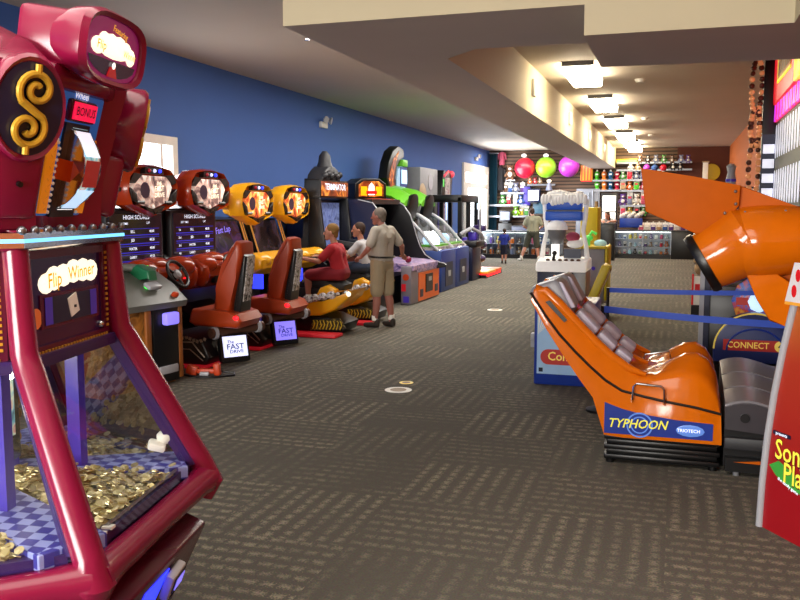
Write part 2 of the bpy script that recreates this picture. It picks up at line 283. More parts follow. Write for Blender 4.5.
# ------------------------------------------------------------------ the room
WX, RX, BY, RY, CZ = -6.98, 1.72, 32.8, -5.0, 3.93
b = B('carpet'); b.box(WX - .1, RX + .1, RY - .1, BY + .1, -.1, 0); struct(b, 'floor', 'brown and tan patterned carpet tile floor')
b = B('paint_ceiling'); b.box(WX - .1, RX + .1, RY - .1, BY + .1, CZ, CZ + .1); struct(b, 'ceiling', 'plain beige ceiling')
b = B('paint_blue'); b.box(WX - .1, WX, RY, BY, 0, CZ); wl = struct(b, 'wall_left', 'long blue wall')
b = B('paint_orange'); b.box(RX, RX + .1, RY, BY, 0, CZ); struct(b, 'wall_right', 'orange wall')
b = B('slatwall'); b.box(WX, -.05, BY, BY + .1, 0, CZ); b.m('paint_brown'); b.box(-.05, RX, BY, BY + .1, 0, CZ); struct(b, 'wall_back', 'brown slat wall hung with prizes')
b = B('paint_cream'); b.box(WX, RX, RY - .1, RY, 0, CZ); struct(b, 'wall_rear', 'cream wall behind the viewer')
b = B('black_soft'); b.box(WX, WX + .02, RY, 28.2, 0, .12); struct(b, 'baseboard_left', 'dark baseboard of the blue wall')
# dropped soffit along the hall and the deep beam across it
b = B('paint_cream'); X0, X1, Z1, Z2 = -3.11, -2.22, 3.2, 2.98
b.poly([(X1, 8.38, Z1), (X1, BY, Z1), (X1, BY, CZ), (X1, 8.38, CZ)]).poly([(X1, 8.38, Z1), (-1.84, 7.96, Z1), (-1.84, 7.96, CZ), (X1, 8.38, CZ)])
b.poly([(X0, 6.5, Z1), (-.69, 6.5, Z1), (-.69, 6.5, CZ), (X0, 6.5, CZ)]).poly([(-.69, 6.5, Z2), (.72, 6.5, Z2), (.72, 6.5, CZ), (-.69, 6.5, CZ)]).poly([(.72, RY, Z2), (.72, 6.5, Z2), (.72, 6.5, CZ), (.72, RY, CZ)])
b.poly([(-.69, 6.5, Z2), (-.69, 7.98, Z2), (-.69, 7.98, Z1), (-.69, 6.5, Z1)])
b.m('paint_under'); b.poly([(X0, 6.5, Z1), (X0, BY, Z1), (X0, BY, CZ), (X0, 6.5, CZ)])
b.poly([(X0, 6.5, Z1), (-.69, 6.5, Z1), (-.69, 7.97, Z1), (-1.84, 7.96, Z1), (X1, 8.38, Z1), (X1, BY, Z1), (X0, BY, Z1)])
b.poly([(-.69, 6.5, Z2), (.72, 6.5, Z2), (.72, RY, Z2), (RX, RY, Z2), (RX, 8.1, Z2), (-.69, 7.98, Z2)])
b.poly([(-1.84, 7.96, Z1), (-.69, 7.98, Z1), (-.69, 7.98, CZ), (-1.84, 7.96, CZ)]).poly([(-.69, 7.98, Z2), (RX, 8.1, Z2), (RX, 8.1, CZ), (-.69, 7.98, CZ)])
o = b.build('trim_1', fix=False); o['kind'] = 'structure'; o['label'] = 'cream dropped soffit and deep ceiling beam'; o['category'] = 'trim'
# window and glazed door of the blue wall
def frame(name, y0, y1, z0, z1, w, bars, label):
    b = B('trim_white'); x = WX
    for a, c, d, e in [(y0, y0 + w, z0, z1), (y1 - w, y1, z0, z1), (y0 + w, y1 - w, z1 - w, z1), (y0 + w, y1 - w, z0, z0 + w)] + bars: b.box(x, x + .07, a, c, d, e)
    r = struct(b, name, label)
    g = B('day'); g.box(x + .005, x + .02, y0 + w / 2, y1 - w / 2, z0 + w / 2, z1 - w / 2); g.build('pane', r, 'bright daylight pane')
    return r
frame('window_1', 9.1, 10.88, 1.35, 2.74, .12, [(10.45, 10.5, 1.47, 2.62)], 'white framed window with bright daylight')
d = frame('door_1', 28.35, 32.4, 0, 3.28, .3, [(28.65, 32.1, 2.45, 2.62), (30.9, 31.2, .3, 2.45), (28.65, 32.1, .3, .75), (28.65, 29.0, .75, 2.45)], 'white glazed double door with transom window')
b = B('steel'); b.tube([(WX + .12, 30.85, 1.0), (WX + .12, 30.85, 1.3)], .02); b.build('door_handle', d)
# unseen glowing pane added behind the viewer to light the front of the hall
b = B('day'); b.box(-5.5, -1.2, RY, RY + .02, 1.0, 2.6); o = b.build('added_rear_pane'); o['kind'] = 'structure'; o['label'] = 'added glowing pane on the unseen rear wall'; o['category'] = 'window'
# surface lamps
for i, (y0, y1, w) in enumerate([(13.3, 15.0, 'nearest'), (17.3, 19.0, 'second nearest'), (21.2, 22.9, 'third nearest'), (25.3, 27.0, 'fourth nearest'), (28.9, 30.6, 'second farthest'), (31.4, 32.5, 'farthest')]):
    t = thing('ceiling_light', 'white box ceiling light right of the soffit, the %s to the viewer' % w, 'ceiling light', (-1.5, y0, CZ), 0, 'ceiling lights over the prize counter aisle')
    L = y1 - y0
    b = B('grey'); b.box(-.24, .24, 0, .04, -.07, 0).box(-.24, .24, L - .04, L, -.07, 0).box(-.2, .2, .04, L - .04, -.03, 0); b.build('housing', t, 'grey end caps')
    b = B('lamp'); b.box(-.23, .23, .04, L - .04, -.17, -.03, .02); b.build('diffuser', t, 'glowing white diffuser')
# small fittings
def fit(name, label, cat, loc, fn, group=None):
    t = thing(name, label, cat, loc, 0, group); fn(t)
def emerg(t):
    B('trim_white').box(0, .07, -.16, .16, -.06, .06, .015).build('housing', t)
    for s in (-1, 1): B('lgrey').lathe([(.03, 0), (.075, .05), (.07, .07)], (.1, s * .12, .1), (1, s * .3, -.2), 12).build('lamp_head', t)
fit('emergency_light', 'white twin-head emergency light above the racing cabinets', 'emergency light', (WX, 16.35, 3.42), emerg)
fit('emergency_light', 'white twin-head emergency light above the glazed door', 'emergency light', (WX, 30.4, 3.5), emerg)
for p, w in (((-2.22, 13.6, 3.6), 'nearest'), ((-2.22, 18.4, 3.6), 'second nearest'), ((-2.22, 22.6, 3.58), 'third nearest'), ((-2.22, 27.2, 3.58), 'farthest')):
    def spk(t): B('trim_white').box(0, .05, -.11, .11, -.13, .13, .015).build('grille', t); B('lgrey').box(.05, .055, -.08, .08, -.1, .1).build('mesh_panel', t)
    fit('wall_speaker', 'small white speaker box on the cream soffit face, %s one' % w, 'speaker', p, spk, 'speakers along the soffit')
def sgn(t): B('paper').box(-.08, .08, -.01, .01, -.22, 0, 0).build('plate', t); B('steel').box(-.09, .09, -.015, .015, -.01, .02).build('bracket', t)
fit('hanging_sign', 'small white sign hanging at the corner of the ceiling opening', 'sign', (-1.98, 8.3, 3.55), sgn)
for i, (x, y, w) in enumerate([(-4.55, 10.2, 'left of the beam corner'), (-3.4, 15.6, 'midway along the left ceiling'), (-3.4, 20.6, 'far along the left ceiling')]):
    def spr(t): B('trim_white').lathe([(.05, 0), (.05, -.015), (.02, -.03)]).build('escutcheon', t); B('chrome').lathe([(.012, -.03), (.012, -.07), (.035, -.075), (.035, -.08)], n=10).build('head', t)
    fit('sprinkler', 'white ceiling sprinkler head, %s' % w, 'sprinkler', (x, y, CZ), spr, 'sprinkler heads')
for px, py, Y, w in ((640, 82, 15.5, 'beside the first light'), (645, 116, 22, 'beside the third light'), (651, 134, 27, 'beside the fourth light')):
    p = at(px, py, Y)
    def det(t): B('trim_white').lathe([(.02, -.06), (.07, -.05), (.09, 0)]).build('cover', t); B('trim_white').lathe([(.1, -.01), (.1, 0)]).build('base', t)
    fit('smoke_detector', 'round white detector on the ceiling %s' % w, 'detector', (p.x, Y, CZ), det, 'ceiling detectors')
for p, w, r in (((-2.47, 7.57, .003), 'larger cream disc', .13), ((-2.5, 7.92, .003), 'small yellow disc', .07), ((-2.9, 14.2, .003), 'far pale disc', .13)):
    o = B('paper' if r > .1 else 'c4_yellow').lathe([(r, 0), (r, .003)], n=20).m('oat').lathe([(r * .6, .003), (r * .6, .005)], n=16).build('floor_sticker'); o.location = (p[0], p[1], 0)
    tag(o, 'round sticker on the carpet, %s in the open aisle' % w, 'sticker', 'stickers on the carpet')

# ------------------------------------------------------------------ big magenta coin pusher
HX = lambda R, z, r=0: [(R * math.cos(PI / 6 + i * PI / 3 + r), R * math.sin(PI / 6 + i * PI / 3 + r), z) for i in range(6)]
P = thing('coin_pusher', 'big magenta six-sided coin pusher with bonus wheel tower', 'coin pusher machine', (-2.209, 2.03, 0), .195)
RZ = lambda d: Matrix.Rotation(math.radians(d), 4, 'Z')
C6 = lambda k: (math.cos(PI / 6 + k * PI / 3), math.sin(PI / 6 + k * PI / 3))
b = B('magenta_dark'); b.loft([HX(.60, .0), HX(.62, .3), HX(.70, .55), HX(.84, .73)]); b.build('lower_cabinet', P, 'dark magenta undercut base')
b = B('magenta')
for k in range(6):
    c, s = C6(k)
    b.tube([(.55 * c, .55 * s, 1.66), (.565 * c, .565 * s, 1.45), (.575 * c, .575 * s, 1.33), (.60 * c, .60 * s, 1.28), (.84 * c, .84 * s, .82), (.855 * c, .855 * s, .76), (.83 * c, .83 * s, .71)], [.035, .036, .038, .04, .042, .06, .05], 10)
    c2, s2 = C6(k + 1); A = V((.85 * c, .85 * s, .765)); D = V((.85 * c2, .85 * s2, .765)); M = (A + D) / 2
    b.tube([A, A.lerp(D, .12), M, A.lerp(D, .88), D], [.058, .046, .042, .046, .058], 10)
b.build('frame', P, 'glossy magenta posts and rim')
b = B('sign_purple')
for k in range(6):
    c, s = C6(k); c2, s2 = C6(k + 1)
    b.poly([(.52 * c, .52 * s, 1.62), (.52 * c2, .52 * s2, 1.62), (.535 * c2, .535 * s2, 1.3), (.535 * c, .535 * s, 1.3)])
b.build('sign_drum', P)
def side(T, full):
    h = .247
    b = B('magenta_dark', T)
    for z0, z1, y0, y1 in ((1.58, 1.62, -h, h), (1.29, 1.33, -h, h), (1.33, 1.58, -h, -h + .035), (1.33, 1.58, h - .035, h)): b.box(.47, .485, y0, y1, z0, z1)
    b.m('gold')
    for i in range(15):
        b.obox((.486, -h + .017, 1.34 + i * .017), (.004, .012, .008)); b.obox((.486, h - .017, 1.34 + i * .017), (.004, .012, .008))
    for i in range(26): b.obox((.486, -h + .02 + i * .018, 1.31), (.004, .009, .014))
    b.build('sign_border', P, 'dotted magenta sign border')
    b = B('sign_purple', T); b.box(.462, .474, -h + .035, h - .035, 1.33, 1.58)
    b.m('magenta_dark').box(.474, .478, -.16, .19, 1.375, 1.475).m('navy').box(.478, .48, -.14, .17, 1.385, 1.465).m('violet').box(.48, .481, -.14, -.1, 1.385, 1.465).box(.48, .481, .13, .17, 1.385, 1.465)
    b.m('flame').lathe([(.03, 0), (.03, .003)], (.475, -.185, 1.41), (1, 0, 0), 14)
    b.m('paper').obox((.482, .02, 1.43), (.004, .05, .06), (.3, 0, 0)).m('black').obox((.485, .025, 1.425), (.002, .012, .008))
    b.m('white_glow')
    for y, z, ry, rz in ((-.12, 1.505, .045, .03), (-.075, 1.517, .05, .036), (-.02, 1.522, .05, .034), (.04, 1.53, .05, .036), (.1, 1.53, .05, .036), (.15, 1.525, .045, .034)): b.sph((.475, y, z), (.006, ry, rz), 12, 6)
    b.m('yellow_glow').txt('Flip', .06, (.4835, -.085, 1.512), (0, 1, .07), (0, 0, 1), .95).txt('Winner', .055, (.4835, .075, 1.527), (0, 1, .05), (0, 0, 1), .95)
    b.m('chrome')
    for y, z in ((-.2, 1.345), (.2, 1.345)): b.sph((.477, y, z), .012, 8, 6)
    b.build('sign_panel', P, 'dark purple sign with yellow lettering on a glowing cloud')
    B('mirror_glass' if full == 2 else 'glass', T).poly([(.50, -.265, 1.3), (.50, .265, 1.3), (.727, .385, .82), (.727, -.385, .82)]).build('glass_pane', P)
    b = B('purple', T)
    for s in (-1, 1):
        b.loft([[(.495, s * .25, 1.31), (.50, s * .27, 1.31), (.46, s * .25, 1.3)], [(.715, s * .37, .83), (.735, s * .39, .83), (.68, s * .36, .82)]])
    b.box(.655, .7, -.37, .37, .80, .83).box(.47, .5, -.255, .255, 1.275, 1.31)
    b.build('window_trim', P, 'purple window trim')
side(Matrix(), 1); side(RZ(-60), 0); side(RZ(60), 2)
b = B('chrome'); b.loft([HX(.585, 1.605), HX(.60, 1.615), HX(.60, 1.655), HX(.575, 1.665)]); b.m('cyan_glow'); b.loft([HX(.603, 1.629), HX(.603, 1.639)])
for k in range(6):
    c, s = C6(k); c2, s2 = C6(k + 1); b.m('steel')
    for i in range(9): b.sph((.592 * (c + (c2 - c) * i / 9), .592 * (s + (s2 - s) * i / 9), 1.661), .013, 8, 5)
    b.m('chrome')
b.build('chrome_band', P, 'chrome band with pale blue light line')
# inside: playfield, pusher shelf, centre column, coins
b = B('purple'); b.loft([HX(.80, .775), HX(.80, .80)]); b.build('playfield', P)
b = B('checker')
for k in range(6): b.T = RZ(30 + 60 * k); b.prism([(.24, .88), (.775, .845), (.775, .80), (.24, .80)], 'y', -.1, .1, .004)
b.build('divider_strip', P, 'blue checked strips between the coin beds')
b = B('violet'); b.loft([HX(.25, .8), HX(.25, 1.62)], False)
for k in range(6):
    c, s = C6(k); b.box(.43 * c - .022, .43 * c + .022, .43 * s - .022, .43 * s + .022, .86, 1.45)
b.build('centre_column', P, 'violet inner posts')
b = B('mirror')
for k in (0, -1, 1):
    T = RZ(k * 60); b.T = T; b.m('mirror').box(.225, .232, -.11, .11, .92, 1.4).m('art_wheel').box(.233, .236, -.08, .08, 1.0, 1.35).m('gold')
    for i in range(7): b.sph((.24, -.08 + .012 * math.sin(i * 2), .97 + i * .04), (.008, .02, .018), 8, 5)
b.build('mirror_panel', P, 'mirrored inner panel with coin pictures')
for k in (0, -1, 1): b = B('lamp', RZ(k * 60)); b.sph((.27, .0 if k + 1 else .12, 1.22 if k + 1 else 1.1), .026, 10, 6); b.cyl((.2, .0 if k + 1 else .12, 1.22 if k + 1 else 1.1), (.27, .0 if k + 1 else .12, 1.22 if k + 1 else 1.1), .008); b.build('lamp', P, 'warm white inner lamp')
cb = B('coins'); rnd = random.Random(3)
for k in range(6): cb.T = RZ(60 * k); cb.loft([[(.25, -.03, z0), (.25, .03, z0), (.69, .27, z1), (.69, -.27, z1)] for z0, z1 in ((.80, .80), (.88, .815))])
for i in range(2600):
    k = (0, 0, 0, -1, -1, 1, 2, 3, 4, 5)[i % 10]; cb.T = RZ(60 * k)
    r = rnd.uniform(.27, .685); y = rnd.uniform(-1, 1) * (.02 + (r - .25) * .57)
    z = .885 - (r - .25) * .13 + rnd.random() ** 2 * .035; n = V((rnd.gauss(.1, .3), rnd.gauss(0, .3), 1)); cb.lathe([(.0135, 0), (.0135, .0026)], (r, y, z), n, 7)
co = cb.build('coins', P, 'heap of gold coins'); co['kind'] = 'stuff'
b = B('steel'); b.obox((.68, .02, .835), (.03, .5, .008), (0, -.5, 0)).m('black').obox((.66, -.25, .815), (.05, .14, .02)).m('paper')
for i in range(3): b.obox((.69, -.33 + i * .05, .832), (.03, .025, .008))
b.build('coin_chute', P, 'steel coin ledge under the glass')
b = B('paper'); b.obox((.60, .33, .905), (.06, .05, .03), (.2, .3, .4), .01).sph((.62, .35, .93), (.03, .025, .025), 8, 5); b.build('prize_packet', P, 'white crumpled prize packet')
# tower
b = B('magenta'); rings = []
for z, r in ((1.66, .56), (1.72, .56), (1.8, .57), (2.0, .63), (2.1, .66), (2.17, .6), (2.24, .42)):
    rg = []
    for k in range(6):
        a = PI / 6 + k * PI / 3; d = .2
        ra = r * (.95 if z < 2.15 else .9); ri = r * .73
        rg += [(ri * math.cos(a - .34), ri * math.sin(a - .34), z), (ra * math.cos(a - .15), ra * math.sin(a - .15), z), (ra * math.cos(a + .15), ra * math.sin(a + .15), z), (ri * math.cos(a + .34), ri * math.sin(a + .34), z)]
    rings.append(rg)
b.loft(rings); b.build('tower', P, 'flared magenta tower', 50)
for k in range(6):       # corner wings carrying a gold scroll medallion
    T = RZ(30 + 60 * k) @ Matrix.Translation(V((.652, 0, 1.975))) @ Matrix.Rotation(math.radians(13), 4, 'Y')
    b = B('magenta', T); ov = lambda ry, rz, x, n=26: [(x, ry * math.cos(2 * PI * i / n), rz * math.sin(2 * PI * i / n)) for i in range(n)]
    b.loft([ov(.07, .1, -.13), ov(.098, .132, -.05), ov(.104, .14, 0), ov(.098, .132, .012), ov(.09, .12, .006)], False); b.prism([(-.08, -.1), (.08, -.1), (.06, -.3), (-.06, -.3)], 'x', -.12, -.02, .02)
    w = b.build('corner_wing', P, 'round magenta wing at the tower corner')
    b = B('navy', T); b.loft([ov(.09, .12, .0), ov(.09, .12, .008)])
    b.m('gold')
    def spiral(cy, cz, r0, turns, a0, sg, n=30):
        return [(.018, cy + (r0 * (1 - .8 * i / n)) * math.cos(a0 + sg * turns * 2 * PI * i / n), cz + (r0 * (1 - .8 * i / n)) * math.sin(a0 + sg * turns * 2 * PI * i / n)) for i in range(n + 1)]
    up = spiral(.010, .05, .05, 1.45, -2.5, -1); dn = spiral(-.010, -.05, .05, 1.45, .64, -1)
    b.tube(up[::-1], .0095, 8); b.tube(dn[::-1], .0095, 8); b.tube([up[0], (.018, 0, 0), dn[0]], .0105, 8); b.tube([(.018, .01, .085), (.018, .01, .115)], .009, 8); b.tube([(.018, -.01, -.085), (.018, -.01, -.115)], .009, 8)
    b.build('medallion', w, 'gold double scroll on dark oval disc')
    B('black', T).lathe([(.008, 0), (.008, .01)], (-.02, 0, -.2), (1, 0, 0), 10).build('bolt', w)
for k in (0, -1):        # wheel faces
    T = RZ(60 * k) @ Matrix.Translation(V((.445, 0, 1.70))) @ Matrix.Rotation(math.radians(14), 4, 'Y')
    b = B('panel_blue', T); b.prism([(-.13, 0), (.13, 0), (.15, .37), (-.15, .37)], 'x', -.02, .012, .01); w = b.build('wheel_panel', P, 'blue lit panel around the bonus wheel')
    for s in (-1, 1):
        b = B('orange_honey', T); b.prism([(s * .13, .01), (s * .085, .01), (s * .09, .2), (s * .105, .24), (s * .13, .24), (s * .142, .2)], 'x', .012, .018); b.m('amber')
        for i in range(12): b.obox((.0185, s * (.1 + .012 * (i % 2)), .025 + i * .017), (.002, .014, .003), (.6 * (-1) ** i, 0, 0))
        b.m('paper')
        for i in range(15): b.sph((.02, s * (.083 if i < 12 else .086 + (i - 11) * .008), .015 + min(i, 12) * .017 + (i > 12) * .008), .0055, 6, 4)
        b.build('honeycomb_trim', w, 'orange honeycomb strip with white bulbs')
    b = B('magenta_dark', T); b.box(.01, .03, -.075, .075, .285, .35, .008).m('red_lcd').box(.03, .034, -.066, .066, .292, .343).m('black').txt('BONUS', .036, (.036, 0, .317), (0, 1, 0), (0, 0, 1), .95); b.build('bonus_display', w, 'red BONUS display')
    B('text_white', T).txt('Wheel', .03, (.014, 0, .362), (0, 1, 0), (0, 0, 1)).build('lettering', w)
    b = B('black', T); b.box(0, .02, -.07, .07, 0, .28).m('art_wheel')
    b.lathe([(.14, -.045), (.14, .045)], (-.06, .012, .145), (0, 1, 0), 40); b.m('chrome').lathe([(.143, .045), (.143, .052), (.12, .052)], (-.06, .012, .145), (0, 1, 0), 40).lathe([(.143, -.045), (.143, -.052), (.12, -.052)], (-.06, .012, .145), (0, 1, 0), 40)
    b.m('red_orange_d')
    for i in range(10):
        a = i * PI / 5; b.m(('c4_red', 'screen_cyan', 'white_lit', 'pale_teal', 'text_white')[i % 5]); b.T = T @ Matrix.Translation(V((-.06, .012, .145))) @ Matrix.Rotation(a, 4, 'Y'); b.box(.1405, .142, -.043, .043, -.04, .04)
    b.T = T; b.m('red_orange').prism([(-.085, .115), (-.085, .175), (-.04, .145)], 'x', .02, .07); b.build('bonus_wheel', w, 'coloured bonus wheel with red pointer')
    if k: continue
    T = RZ(60 * k) @ Matrix.Translation(V((.635, .0, 2.178))) @ Matrix.Rotation(math.radians(10), 4, 'Y')
    b = B('magenta', T); sq = lambda ry, rz, x, p=.62, n=32: [(x, ry * math.copysign(abs(math.cos(2 * PI * i / n)) ** p, math.cos(2 * PI * i / n)), rz * math.copysign(abs(math.sin(2 * PI * i / n)) ** p, math.sin(2 * PI * i / n))) for i in range(n)]
    b.loft([sq(.165, .065, -.16), sq(.17, .075, -.10), sq(.195, .1, -.04), sq(.2, .106, .01), sq(.188, .098, .028), sq(.172, .086, .02), sq(.17, .084, .0)])
    b.box(-.19, -.02, -.175, .175, -.08, .075, .02).box(-.2, -.05, -.19, .19, -.14, -.07, .02)
    hd = b.build('header', P, 'bulging magenta sign housing')
    T = T @ Matrix.Diagonal((1, 1, .86, 1)); b = B('marquee_purple', T); b.loft([sq(.17, .1, .006), sq(.168, .098, .012)]).m('sign_purple').poly([(.014, .15 * math.cos(a), -.035 + .055 * math.sin(a)) for a in [i * PI / 8 for i in range(8, 17)]])
    b.m('white_glow')
    for y, z, ry, rz in ((-.1, 0, .04, .028), (-.065, .02, .035, .03), (-.02, .012, .05, .04), (.03, .014, .05, .038), (.075, .012, .035, .03), (.11, -.004, .03, .03), (.0, -.005, .1, .024)): b.sph((.014, y, z), (.005, ry, rz), 14, 6)
    b.m('yellow_glow').txt('Flip', .04, (.021, -.09, .003), (0, 1, 0)).txt('Winner', .034, (.021, .09, -.001), (0, 1, 0), (0, 0, 1), .8).txt('Featuring', .03, (.018, .02, .064), (0, 1, -.15), (0, .15, 1), .85)
    b.m('poppy').prism([(-.03, -.09), (.03, -.09), (.015, -.055), (-.015, -.055)], 'x', .014, .018).m('white_lit').sph((.019, 0, -.05), (.004, .008, .012), 8, 5)
    b.build('sign_face', hd, 'lit purple sign face with yellow lettering')
# player control on the near face
T = Matrix.Translation(V((.74, -.06, .62))) @ Matrix.Rotation(math.radians(24), 4, 'Y')
b = B('magenta_dark', T); b.prism([(-.27, -.34), (.3, -.3), (.34, .06), (-.36, .06)], 'x', -.06, .03, .012); ct = b.build('control_panel', P, 'dark control panel below the rim')
B('blue_glow', T).tube([(.04, -.32 + .02, -.28)] + [(.042, -.27 + .07 * math.cos(a), -.13 + .15 * math.sin(a)) for a in (-2.4, -2.7, -3.1, 2.75, 2.3, 1.8)], .009).tube([(.036, -.21, -.25), (.036, -.19, -.14), (.036, -.12, -.05)], .005).build('light_tube', ct, 'bright blue light tube')
b = B('blue_glow', T); b.prism([(-.19, -.3), (-.02, -.28), (.04, .02), (-.14, .02)], 'x', .031, .034); b.build('light_panel', ct, 'glowing blue panel')
b = B('lgrey', T); b.obox((.05, .07, -.03), (.03, .09, .1), (.25, 0, 0), .008).m('black').obox((.067, .07, -.02), (.004, .066, .06), (.25, 0, 0)).m('lcd_violet').obox((.07, .07, -.02), (.003, .048, .044), (.25, 0, 0)).m('black').obox((.067, .075, -.068), (.004, .05, .006), (.25, 0, 0)); b.build('card_reader', ct, 'grey card reader with lit screen')

# ------------------------------------------------------------------ racing cabinets on the blue wall
HDR = [(-.34, .24), (-.1, .27), (.1, .27), (.34, .24), (.47, .13), (.5, -.02), (.44, -.17), (.28, -.22), (.14, -.25), (0, -.30), (-.14, -.25), (-.28, -.22), (-.44, -.17), (-.5, -.02), (-.47, .13)]
def ring(sc, x, dz=0): return [(x, y * sc, z * sc + dz) for y, z in HDR]
def header(par, zc, body, dark, art, words, size=1.0, dy=0, dx=0):
    T = Matrix.Translation(V((dx, dy, zc))) @ Matrix.Scale(size, 4)
    b = B(body, T); b.loft([ring(.7, -.22), ring(.82, -.17), ring(.86, -.10), ring(1.0, -.04), ring(1.02, .1), ring(.94, .16), ring(.86, .12), ring(.84, .07)])
    b.lathe([(.1, -.2), (.12, -.15), (.12, -.06)], (0, -.44, .03), (1, 0, 0), 14)
    h = b.build('header', par)
    for s in (-1, 1):
        b = B(dark, T); b.prism([(s * .33, -.05), (s * .44, .02), (s * .42, -.12), (s * .31, -.17)], 'x', .1, .165, .01)
        b.prism([(s * .06, -.21), (s * .2, -.18), (s * .13, -.235), (s * .02, -.275)], 'x', .1, .16); b.tube([(.15, s * .2, -.14), (.15, s * .33, -.14)], .02, 6); b.build('vent', h, 'dark cut-out in the header')
    for s in (-1, 1): B(dark, T).prism([(s * .22, .16), (s * .37, .17), (s * .43, .09), (s * .36, .06)], 'x', .1, .163).build('vent', h, 'dark cut-out in the header')
    B(dark, T).prism([(-.06, -.21), (.06, -.21), (0, -.27)], 'x', .1, .163).build('vent', h, 'dark cut-out in the header')
    b = B(dark, T); b.prism([(-.18, .17), (.18, .17), (.16, .24), (-.16, .24)], 'x', .1, .16)
    b.build('lamp_recess', h, 'dark recess for the lamps')
    for m, y in (('prize_red', -.1), ('lcd_white', 0), ('blue_glow', .1)): B(m, T).sph((.165, y, .205), .022, 8, 5).build('beacon', h, {'p': 'red lamp', 'l': 'white lamp', 'b': 'blue lamp'}[m[0]])
    b = B(art, T); b.prism([(-.3, .15), (.3, .15), (.36, .03), (.27, -.13), (.12, -.17), (0, -.21), (-.12, -.17), (-.27, -.13), (-.36, .03)], 'x', .06, .15, .012)
    b.m('white_glow')
    for i, (t, s, z) in enumerate(words): b.txt(t, s, (.1535, .1, z), (0, 1, .06), (0, 0, 1))
    b.m('art_dark').lathe([(.06, 0), (.09, .003)], (.1505, -.17, -.01), (1, 0, 0), 12); b.build('marquee', h, 'lit picture panel')
    return h
def wheel(par, x, z, m='black'):
    b = B(m); c = V((x, 0, z)); d = V((.85, 0, .5)).normalized(); u = V((0, 1, 0)); w = d.cross(u)
    b.tube([c + (u * math.cos(a) + w * math.sin(a)) * .165 for a in [i * PI / 12 for i in range(24)]], .02, 8, True)
    for a in (.5, 2.6, 4.7): b.tube([c - d * .02, c + (u * math.cos(a) + w * math.sin(a)) * .16], .014)
    b.cyl(c - d * .25, c - d * .02, .05).m('lgrey').lathe([(.06, -.02), (.05, .015), (.02, .03)], c, d, 14)
    return b.build('steering_wheel', par)
